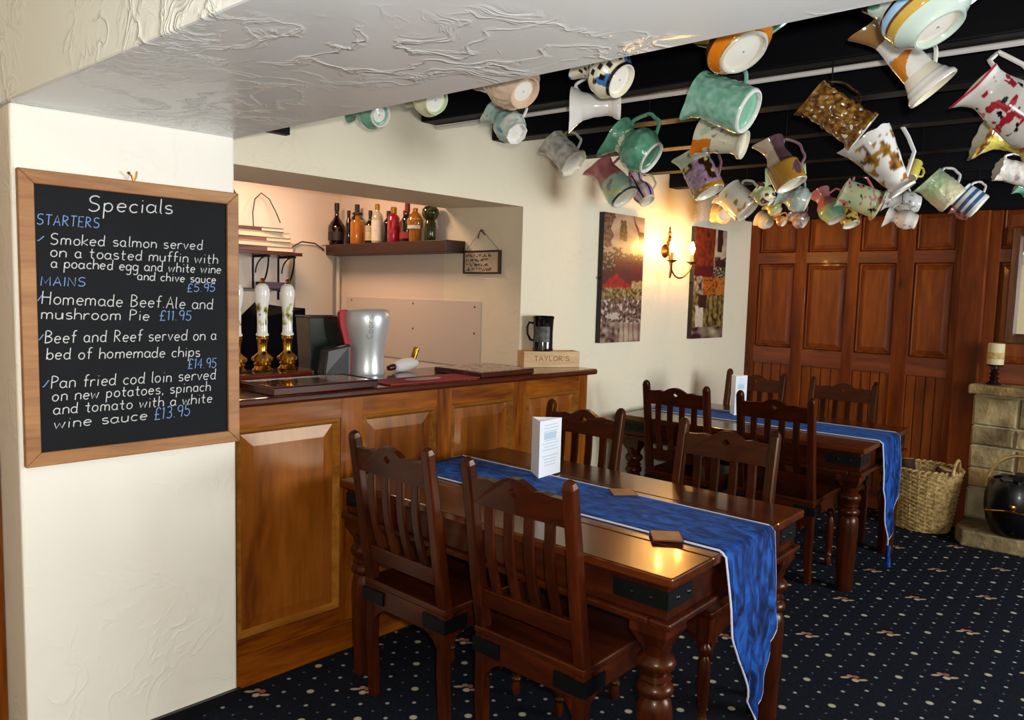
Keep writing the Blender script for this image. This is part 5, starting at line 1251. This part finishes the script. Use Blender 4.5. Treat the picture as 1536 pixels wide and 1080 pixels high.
def palette(name):
    """returns fn(point, angle from handle, t from base to mouth, seed) -> colour"""
    def f(v, a, t, s):
        n = lambda k, sc: noise.noise(Vector((v.x*sc+k*5, v.y*sc, v.z*sc-k*3)))
        if name == 'teal': return C['teal']
        if name == 'cream': return mixc(C['cream'], C['lime'], 0.25)
        if name == 'beige': return mixc(C['beige'], C['buff'], .5+n(1, 40))
        if name == 'turq': return mixc(C['blue'], C['turq'], .3) if n(1, 40) > .5 else mixc(C['turq'], C['grey'], .4+n(2, 20))
        if name == 'white': return C['white']
        if name == 'house':
            if t < .06: return C['black']
            q = int((a/(2*pi))*20+0.5); r = int(t*9)
            f1, f2 = (a/(2*pi)*20+0.5) % 1, (t*9) % 1
            if 1 <= r < 8 and (q+r) % 2 == 0 and n(3, 12) > -.2 and .12 < f1 < .9 and .1 < f2 < .92: return C['black']
            return C['blue'] if n(1, 14) > .25 else mixc(C['cream'], C['white'], .3)
        if name == 'grey': return mixc(C['grey'], C['dgrey'], .25+n(1, 45)*.9)
        if name == 'pinktall':
            if t < .035: return C['navy']
            if t > .5: return mixc(C['rose'], C['pink'], .5+n(1, 30))
            if n(2, 26) > .3: return C['yellow'] if n(3, 20) > 0 else C['dgrey']
            return mixc(C['turq'], C['lgreen'], .5+n(1, 25))
        if name == 'stripe': return [C['black'], C['lilac'], C['buff'], C['lilac']][int(a/(2*pi)*24) % 4] if t > .05 else C['cream']
        if name == 'green': return mixc(C['green'], C['teal'], .4+n(1, 40))
        if name == 'orangeband': return C['orange'] if .03 < t < .24 else (C['cream'] if t < .03 else (C['yellow'] if n(1, 18) > -.1 else C['brown']))
        if name == 'biggreen': return mixc(C['teal'], C['turq'], .35+n(1, 50)*1.1)
        if name == 'creamfl':
            if t > .62 and n(1, 24) > .22: return C['orange']
            if t > .6 and n(2, 26) > .3: return C['lgreen']
            if .35 < t < .75 and n(3, 60) > .3: return C['dgrey']
            return mixc(C['cream'], C['white'], .35)
        if name == 'purple':
            if t > .74: return mixc(C['grey'], C['lgreen'], .5+n(1, 60)*2)
            if n(2, 30) > .36: return C['yellow']
            if n(3, 24) > .22: return C['dbrown']
            return mixc(C['lilac'], C['mauve'], .3+n(4, 70)) if t > .1 else C['gold']
        if name == 'creammug': return C['gold'] if n(1, 28) > .42 else mixc(C['cream'], C['white'], .4)
        if name == 'peach': return mixc(C['peach'], C['cream'], .4+n(1, 40))  # orange glow of the wall light, painted into the glaze colour
        if name == 'tan': return C['gold'] if t < .45 and n(1, 12) > -.3 else (mixc(C['dbrown'], C['mauve'], .3) if abs(a-1.2) < .8 or abs(a-5.1) < .8 else C['buff'])
        if name == 'lgreen': return mixc(C['lgreen'], C['lime'], .4+n(1, 30))
        if name == 'greygreen': return mixc(C['turq'], C['grey'], .6+n(1, 30))
        if name == 'floral': return [C['rose'], C['lime'], C['cream'], C['brown'], C['peach']][int((n(1, 34)+1)*2.49)]
        if name == 'yellowfl': return C['yellow'] if n(1, 40) > -.15 else C['lime']
        if name == 'pale': return mixc(C['cream'], C['grey'], .6)
        if name == 'orange': return mixc(C['orange'], C['peach'], .6)
        if name == 'silver': return mixc(C['grey'], C['mauve'], .5+n(1, 50))
        if name == 'pinkgreen': return mixc(C['teal'], C['lime'], .3+n(2, 20)) if t < .42 else C['pink']
        if name == 'yellowbrown': return C['brown'] if n(1, 34) > .2 else mixc(C['yellow'], C['tan'], .4)
        if name == 'ygfloral':
            if n(3, 40) > .42: return C['black']
            if n(1, 22) > .12: return C['lgreen']
            return C['pink'] if n(2, 26) > .18 else mixc(C['cream'], C['lime'], .4)
        if name == 'goldfl':
            if .3 < t < .88 and n(1, 19)+.35*n(5, 50) > -.02: return mixc(C['gold'], C['brown'], .4+n(2, 40)*1.4)
            if .1 < t < .5 and n(4, 20) > .2: return mixc(C['orange'], C['brown'], .5)
            return C['white']
        if name == 'yellow': return C['yellow']
        if name == 'whitegrey': return C['dgrey'] if n(1, 40) > .4 else C['white']
        if name == 'whitepink': return mixc(C['mauve'], C['white'], .3) if n(1, 40) > .4 else mixc(C['white'], C['peach'], .12+.2*n(2, 20))
        if name == 'ltgreen': return mixc(C['lgreen'], C['cream'], max(0, min(1, 1.5-2.2*t+n(1, 30)*.3)))
        if name == 'bluestripe': return mixc(C['blue'], C['navy'], .3) if (.18 < t < .34 or .48 < t < .64 or .78 < t < .90) else C['white']
        if name == 'brown': return mixc(C['brown'], C['rose'], .3+n(1, 40))
        if name == 'gilded': return C['cream'] if (.12 < t < .34 and n(4, 30) > .12 and abs(a-pi/2) < .9) else mixc(C['brown'], C['gold'], .35+n(1, 50)*.7+n(2, 90)*.5)
        if name == 'footed':
            if .26 < t < .52 and n(1, 16) > -.12: return mixc(C['orange'], C['gold'], .4)
            if t > .4 and n(2, 20) > .28: return C['teal']
            if t > .75: return mixc(C['brown'], C['tan'], .5)
            return C['white']
        if name == 'bigstripe':
            if t < .22: return mixc(C['turq'], C['white'], .45)
            if t < .38: return mixc(C['gold'], C['yellow'], .35)
            if t < .42: return C['brown']
            if t < .56: return C['lblue']
            if t < .62: return C['dbrown']
            if t > .92: return C['dbrown']
            return C['green'] if n(1, 34) > .25 else mixc(C['turq'], C['white'], .5)
        if name == 'redfl':
            if t > .97: return C['red']
            if .25 < t < .85 and n(1, 34)+.3*n(5, 70) > .2: return C['red']
            if .2 < t < .9 and n(2, 40) > .46: return C['black']
            return C['white']
        if name == 'yellowrim':
            if t > .86 and n(1, 40) > -.2: return C['brown'] if n(2, 60) > 0 else C['gold']
            if n(3, 26) > .36: return mixc(C['orange'], C['brown'], .5)
            return C['yellow']
        return C['white']
    return f
JS = {   # profile, palette, moulded surface?, handle shape, spout reach, label
 'teal': ('pot', 'teal', 0, 'round', .25, 'teal green jug, only its base showing under the white beam, nearest the bar'),
 'cream_cap': ('pot', 'cream', 0, 'round', .25, 'cream jug, only its round base showing under the white beam'),
 'beige': ('bowl', 'beige', 1, 'round', .25, 'large pinkish beige bowl-shaped jug half hidden by the white beam'),
 'turq': ('pot', 'turq', 1, 'round', .35, 'pale turquoise jug with blue spots and a white faceted foot'),
 'white_vase': ('vase', 'white', 0, 'round', .35, 'plain white waisted jug with trumpet mouth, under the house-painted jug'),
 'house': ('pot', 'house', 0, 'round', .25, 'blue and cream jug painted with black windows and a dark foot ring'),
 'grey_tank': ('tank', 'grey', 1, 'round', .25, 'pale grey moulded tankard jug with a flanged foot'),
 'pink_tall': ('cone', 'pinktall', 0, 'angle', .45, 'tall jug with dusky pink top and pale green lower body'),
 'stripe': ('neck', 'stripe', 0, 'round', .3, 'small lilac and black striped jug beside the tall pink one'),
 'green': ('neck', 'green', 1, 'round', .45, 'bright green moulded jug with flared neck, left of the cream floral jug'),
 'orange': ('pot', 'orangeband', 0, 'round', .25, 'jug with a broad orange band and large pale base, below the white beam edge'),
 'big_green': ('cyl', 'biggreen', 1, 'round', .4, 'large jade green jug moulded with leaves, under the orange-banded jug'),
 'cream_fl': ('ftaper', 'creamfl', 0, 'angle', .3, 'cream footed jug with orange and green flowers, beneath the large jade jug'),
 'purple': ('cyl', 'purple', 1, 'angle', .35, 'lilac and brown flowered jug with a yellow star bloom'),
 'cream_mug': ('cyl', 'creammug', 0, 'round', .3, 'cream cylindrical jug lit orange along one edge by the wall light'),
 'orange_lit': ('bowl', 'peach', 0, 'round', .35, 'small jug with its base facing out, orange wall light glow painted in as peach'),
 'tan': ('square', 'tan', 0, 'round', .35, 'tan and buff jug with a dark hollow shape and mauve loop handle'),
 'pgreen_b': ('cyl', 'lgreen', 0, 'round', .25, 'pale lime jug mostly hidden behind the tan one'),
 'grey_green': ('pot', 'greygreen', 1, 'round', .3, 'pale grey green jug just below the tan one'),
 'floral': ('bowl', 'floral', 1, 'round', .25, 'small jug covered in rose and lime flowers, in front of the panelling corner'),
 'yellow_s': ('pot', 'yellowfl', 1, 'round', .25, 'tiny yellow flowered jug in the cluster below the tan jug'),
 'pale_s': ('bowl', 'pale', 0, 'round', .25, 'small round pale jug lowest in the cluster by the panelling corner'),
 'orange_s': ('pot', 'orange', 0, 'round', .25, 'tiny orange jug next to the small round pale one'),
 'silver': ('pot', 'silver', 0, 'round', .3, 'small mauve and silver lustre jug, left of the pink and green jug'),
 'pink_green': ('neck', 'pinkgreen', 0, 'angle', .3, 'jug with pink neck and rounded green belly'),
 'yellow_t': ('cyl', 'yellowbrown', 1, 'round', .25, 'small yellow and brown jug touching the pink and green one'),
 'yg_floral': ('tank', 'ygfloral', 0, 'angle', .3, 'wide lime and pink flowered jug, lower left of the large gold-flowered jug'),
 'big_cream': ('flare', 'goldfl', 0, 'tall', .35, 'large white flared jug with gold flowers and a tall angular handle'),
 'yellow_b': ('cyl', 'yellow', 0, 'round', .2, 'plain yellow jug peeping out behind the large gold-flowered jug'),
 'white_sm': ('pot', 'whitegrey', 0, 'round', .3, 'white jug with grey sprigs beneath the large gold-flowered jug'),
 'white_round': ('neck', 'whitepink', 0, 'round', .45, 'small round white jug with mauve flowers, lowest above the panelling'),
 'lt_green': ('cyl', 'ltgreen', 1, 'round', .25, 'pale green to cream jug left of the blue striped mug'),
 'blue_stripe': ('cyl', 'bluestripe', 0, 'round', .15, 'white mug with broad blue bands'),
 'brown_sm': ('pot', 'brown', 1, 'round', .25, 'small reddish brown jug tucked behind the blue banded mug'),
 'gilded': ('tank', 'gilded', 1, 'round', .3, 'dark brown and gold relief jug with a cream figure group'),
 'footed': ('foot', 'footed', 0, 'round', .45, 'white jug with wide stepped foot and an orange bloom'),
 'big_stripe': ('bowl', 'bigstripe', 0, 'round', .25, 'very large banded jug in blue, gold and turquoise at the top of the room'),
 'red_fl': ('cone', 'redfl', 0, 'tall', .55, 'white long-spouted jug with red flowers and square handle'),
 'yellow_rim': ('hour', 'yellowrim', 1, 'round', .4, 'yellow waisted jug with a frilled brown rim'),
 'white_pink': ('cyl', 'whitepink', 1, 'round', .25, 'pinkish white fluted jug under the yellow waisted one'),
 'green_tip': ('pot', 'teal', 0, 'round', .4, 'green jug whose spout just shows below the pinkish white one'),
}
NT = [12]
def interp(pr, t):
    for (t0, r0), (t1, r1) in zip(pr, pr[1:]):
        if t <= t1: 
            f = (t-t0)/(t1-t0); f = f*f*(3-2*f)*0.5+f*0.5; return r0+(r1-r0)*f
    return pr[-1][1]
def jug(nm, cen, upv, hd, L, R, seed):
    pk, pal, mould, hs, sp, lb = JS[nm]; pr = PRO[pk]; fn = palette(pal)
    upv = Vector(upv).normalized(); hd = Vector(hd); hd = (hd-upv*hd.dot(upv)).normalized()
    sd = upv.cross(hd)
    rot = Matrix((hd, sd, upv)).transposed().to_4x4()
    t = thing('china_jug', lb, 'jug', (0, 0, 0), 0, 'china jugs hung from the ceiling beams')
    base = Vector(cen)-upv*L/2
    t.matrix_world = Matrix.Translation(base) @ rot
    near = (Vector(cen)-CAM_C).length < 3.2
    nt_, na = (80, 128) if near else (34, 56); mb = MB(); vs = []; cs = []
    ts = [0, .015, .03, .05, .075, .1, .13]+[.13+.87*(i+1)/(nt_-7) for i in range(nt_-7)]
    if nm == 'grey_tank' or nm == 'turq': facet = 8
    else: facet = 0
    def rr(tt, a):
        r = interp(pr, tt)*R
        if facet and (nm == 'grey_tank' or tt < .06): 
            k = (a+pi/facet) % (2*pi/facet)-pi/facet; r *= cos(pi/facet)/cos(k)*1.03
        if mould: 
            p = Vector((cos(a)*R, sin(a)*R, tt*L)); r += R*(0.10 if nm == 'gilded' else 0.05)*noise.noise(p*(70 if nm == 'gilded' else 55)+Vector((seed, 0, 0)))*(1 if .06 < tt < .95 else 0)
        if tt > .72:   # pull the lip out into a spout opposite the handle
            d = abs(((a-pi+pi) % (2*pi))-pi); w_ = exp(-(d/0.42)**2)*((tt-.72)/.28)**1.6
            r += sp*R*w_
        return r
    def zz(tt, a):
        d = abs(((a-pi+pi) % (2*pi))-pi)
        z = tt*L
        if tt > .72: z += L*(0.10*sp*exp(-(d/0.5)**2)-0.03*exp(-((d-pi)/0.6)**2))*((tt-.72)/.28)
        if nm in ('yellow_rim', 'big_cream', 'white_pink') and tt > .9: z += L*0.012*sin(a*9)*(tt-.9)/.1
        return z
    # recessed base, outside, lip, inside
    rb = interp(pr, 0)*R
    rings = []
    BASEC = {'teal': C['teal'], 'big_green': C['teal'], 'green': C['dgreen'], 'turq': C['white'], 'big_stripe': mixc(C['grey'], C['turq'], .5), 'orange': C['grey'], 'beige': C['beige'], 'cream_cap': C['lgreen'], 'gilded': C['grey']}.get(nm, mixc(C['cream'], C['white'], .4))
    RIM = C['white'] if nm in ('teal', 'big_green', 'green') else BASEC
    for rf, z_ in ((0.02, .012), (.80, .012), (.86, .006), (.90, 0.0), (.97, 0.0)):
        rings.append(([(rb*rf*(rr(0, 2*pi*k/na)/rb if facet else 1)*cos(2*pi*k/na), rb*rf*(rr(0, 2*pi*k/na)/rb if facet else 1)*sin(2*pi*k/na), z_) for k in range(na)], [RIM if rf > .84 else BASEC]*na))
    for tt in ts:
        row, col = [], []
        for k in range(na):
            a = 2*pi*k/na; r = rr(tt, a); v = Vector((r*cos(a), r*sin(a), zz(tt, a)+0.002))
            row.append(v); col.append(RIM if tt < .02 and nm in ('big_green', 'teal', 'green') else fn(v+Vector((seed*.7, 0, 0)), a, tt, seed))
        rings.append((row, col))
    th = 0.0035
    for tt in (1.0, .96, .9, .8, .65, .5, .3, .12, .07):
        row, col = [], []
        for k in range(na):
            a = 2*pi*k/na; r = max(0.004, rr(tt, a)-th); z_ = zz(tt, a)+0.002-(0.001 if tt == 1 else 0)
            row.append((r*cos(a), r*sin(a), z_)); col.append(mixc(C['cream'], C['white'], .5))
        rings.append((row, col))
    rings.append(([(0.003*cos(2*pi*k/na), 0.003*sin(2*pi*k/na), .068*L) for k in range(na)], [C['white']]*na))
    fs = []
    for j, (row, col) in enumerate(rings): vs += row; cs += col
    for j in range(len(rings)-1):
        for k in range(na): fs.append((j*na+k, j*na+(k+1) % na, (j+1)*na+(k+1) % na, (j+1)*na+k))
    fs.append(tuple(reversed(range(na))))
    mb.add(vs, fs, cs)
    obj('body', mb, M_JUGB if mould else M_JUG, t, smooth=True, color=True, fix=False)
    # handle on +x
    za, zb_ = (.86, .30) if hs != 'tall' else (.97, .16)
    if pk == 'foot': zb_ = .2
    xa, xb = interp(pr, za)*R, interp(pr, zb_)*R
    reach = max(xa, xb)+R*.55
    if hs == 'round': pts = [(xa-.004, za*L), (xa+R*.25, za*L+L*.07), (reach, (za*.8+zb_*.2)*L), (reach*1.0, (za*.5+zb_*.5)*L), (reach*.9+xb*.1, (za*.25+zb_*.75)*L), (xb-.004, zb_*L)]
    elif hs == 'angle': pts = [(xa-.004, za*L), (reach*.75+xa*.25, za*L+L*.05), (reach, za*L-.02*L), (reach*.85+xb*.15, (za*.5+zb_*.5)*L), (xb-.004, zb_*L)]
    else: pts = [(xa-.004, (za-.06)*L), (xa+R*.12, za*L+L*.10), (xa+R*.55, za*L+L*.08), (reach*.95, za*.72*L), (reach*.85, (za*.35+zb_*.65)*L), (xb-.003, zb_*L)]
    P = [Vector((x, 0, z)) for x, z in pts]; sm_ = []
    if hs == 'round':
        for i in range(len(P)-1):
            p0, p1, p2, p3 = P[max(i-1, 0)], P[i], P[i+1], P[min(i+2, len(P)-1)]
            for k in range(5):
                q = k/5; sm_.append(0.5*((2*p1)+(p2-p0)*q+(2*p0-5*p1+4*p2-p3)*q*q+(3*p1-p0-3*p2+p3)*q**3))
        sm_.append(P[-1])
    else:
        for i in range(len(P)-1):
            for k in range(4): sm_.append(P[i].lerp(P[i+1], k/4))
        sm_.append(P[-1])
    hc = {'purple': C['mauve'], 'tan': C['mauve'], 'big_cream': C['white'], 'pink_tall': C['rose'], 'stripe': C['cream'], 'orange': C['green'], 'gilded': C['dbrown'], 'pink_green': C['pink'], 'yg_floral': C['pink']}.get(nm)
    if hc is None: hc = fn(Vector((9.1, 3.3, 7.7)), pi/2, .55, seed)
    if nm in ('lt_green', 'blue_stripe', 'footed', 'white_sm', 'cream_mug', 'red_fl', 'turq'): hc = C['white']
    hm = MB().tube(sm_, max(.0055, R*.085), 8); hm.c = [hc]*len(hm.v)
    obj('handle', hm, M_JUG, t, smooth=True, color=True)
    # where the handle's highest inner point is, a small dark cup hook runs up to the beam
    mw = t.matrix_world
    hp = max((mw @ p for p in sm_), key=lambda p: p.z)
    zt, host = 2.42, bpy.data.objects['ceiling']
    for (u, z0), jo in zip(JU, JO):
        x = u-SK*(hp.y-0.3)
        if x < hp.x < x+0.10: zt, host = z0, jo
    if hp.x > 5.6: zt, host = 2.10, bpy.data.objects['trim_9']
    rr_ = max(.0055, R*.085)+.0035
    if zt > hp.z+0.01:
        pth = [Vector((hp.x, hp.y, zt+.01)), Vector((hp.x, hp.y, hp.z+rr_))]
        hk_ = MB().tube(pth, 0.0022, 6)
        hk_.tube([hp+Vector((rr_*sin(a), 0, rr_*cos(a)))*1.0 for a in [i*pi*1.35/10 for i in range(11)]], 0.0022, 6)
        if host.name == 'ceiling':
            NT[0] += 1; struct('trim_%d' % NT[0], hk_, M_IRON)
        else: obj('cup_hook', hk_, M_IRON, host)
    return t
for i, (nm, cen, upv, hd, L, R) in enumerate(JUGS): jug(nm, cen, upv, hd, L, R, i+1)
bpy.context.view_layer.update()
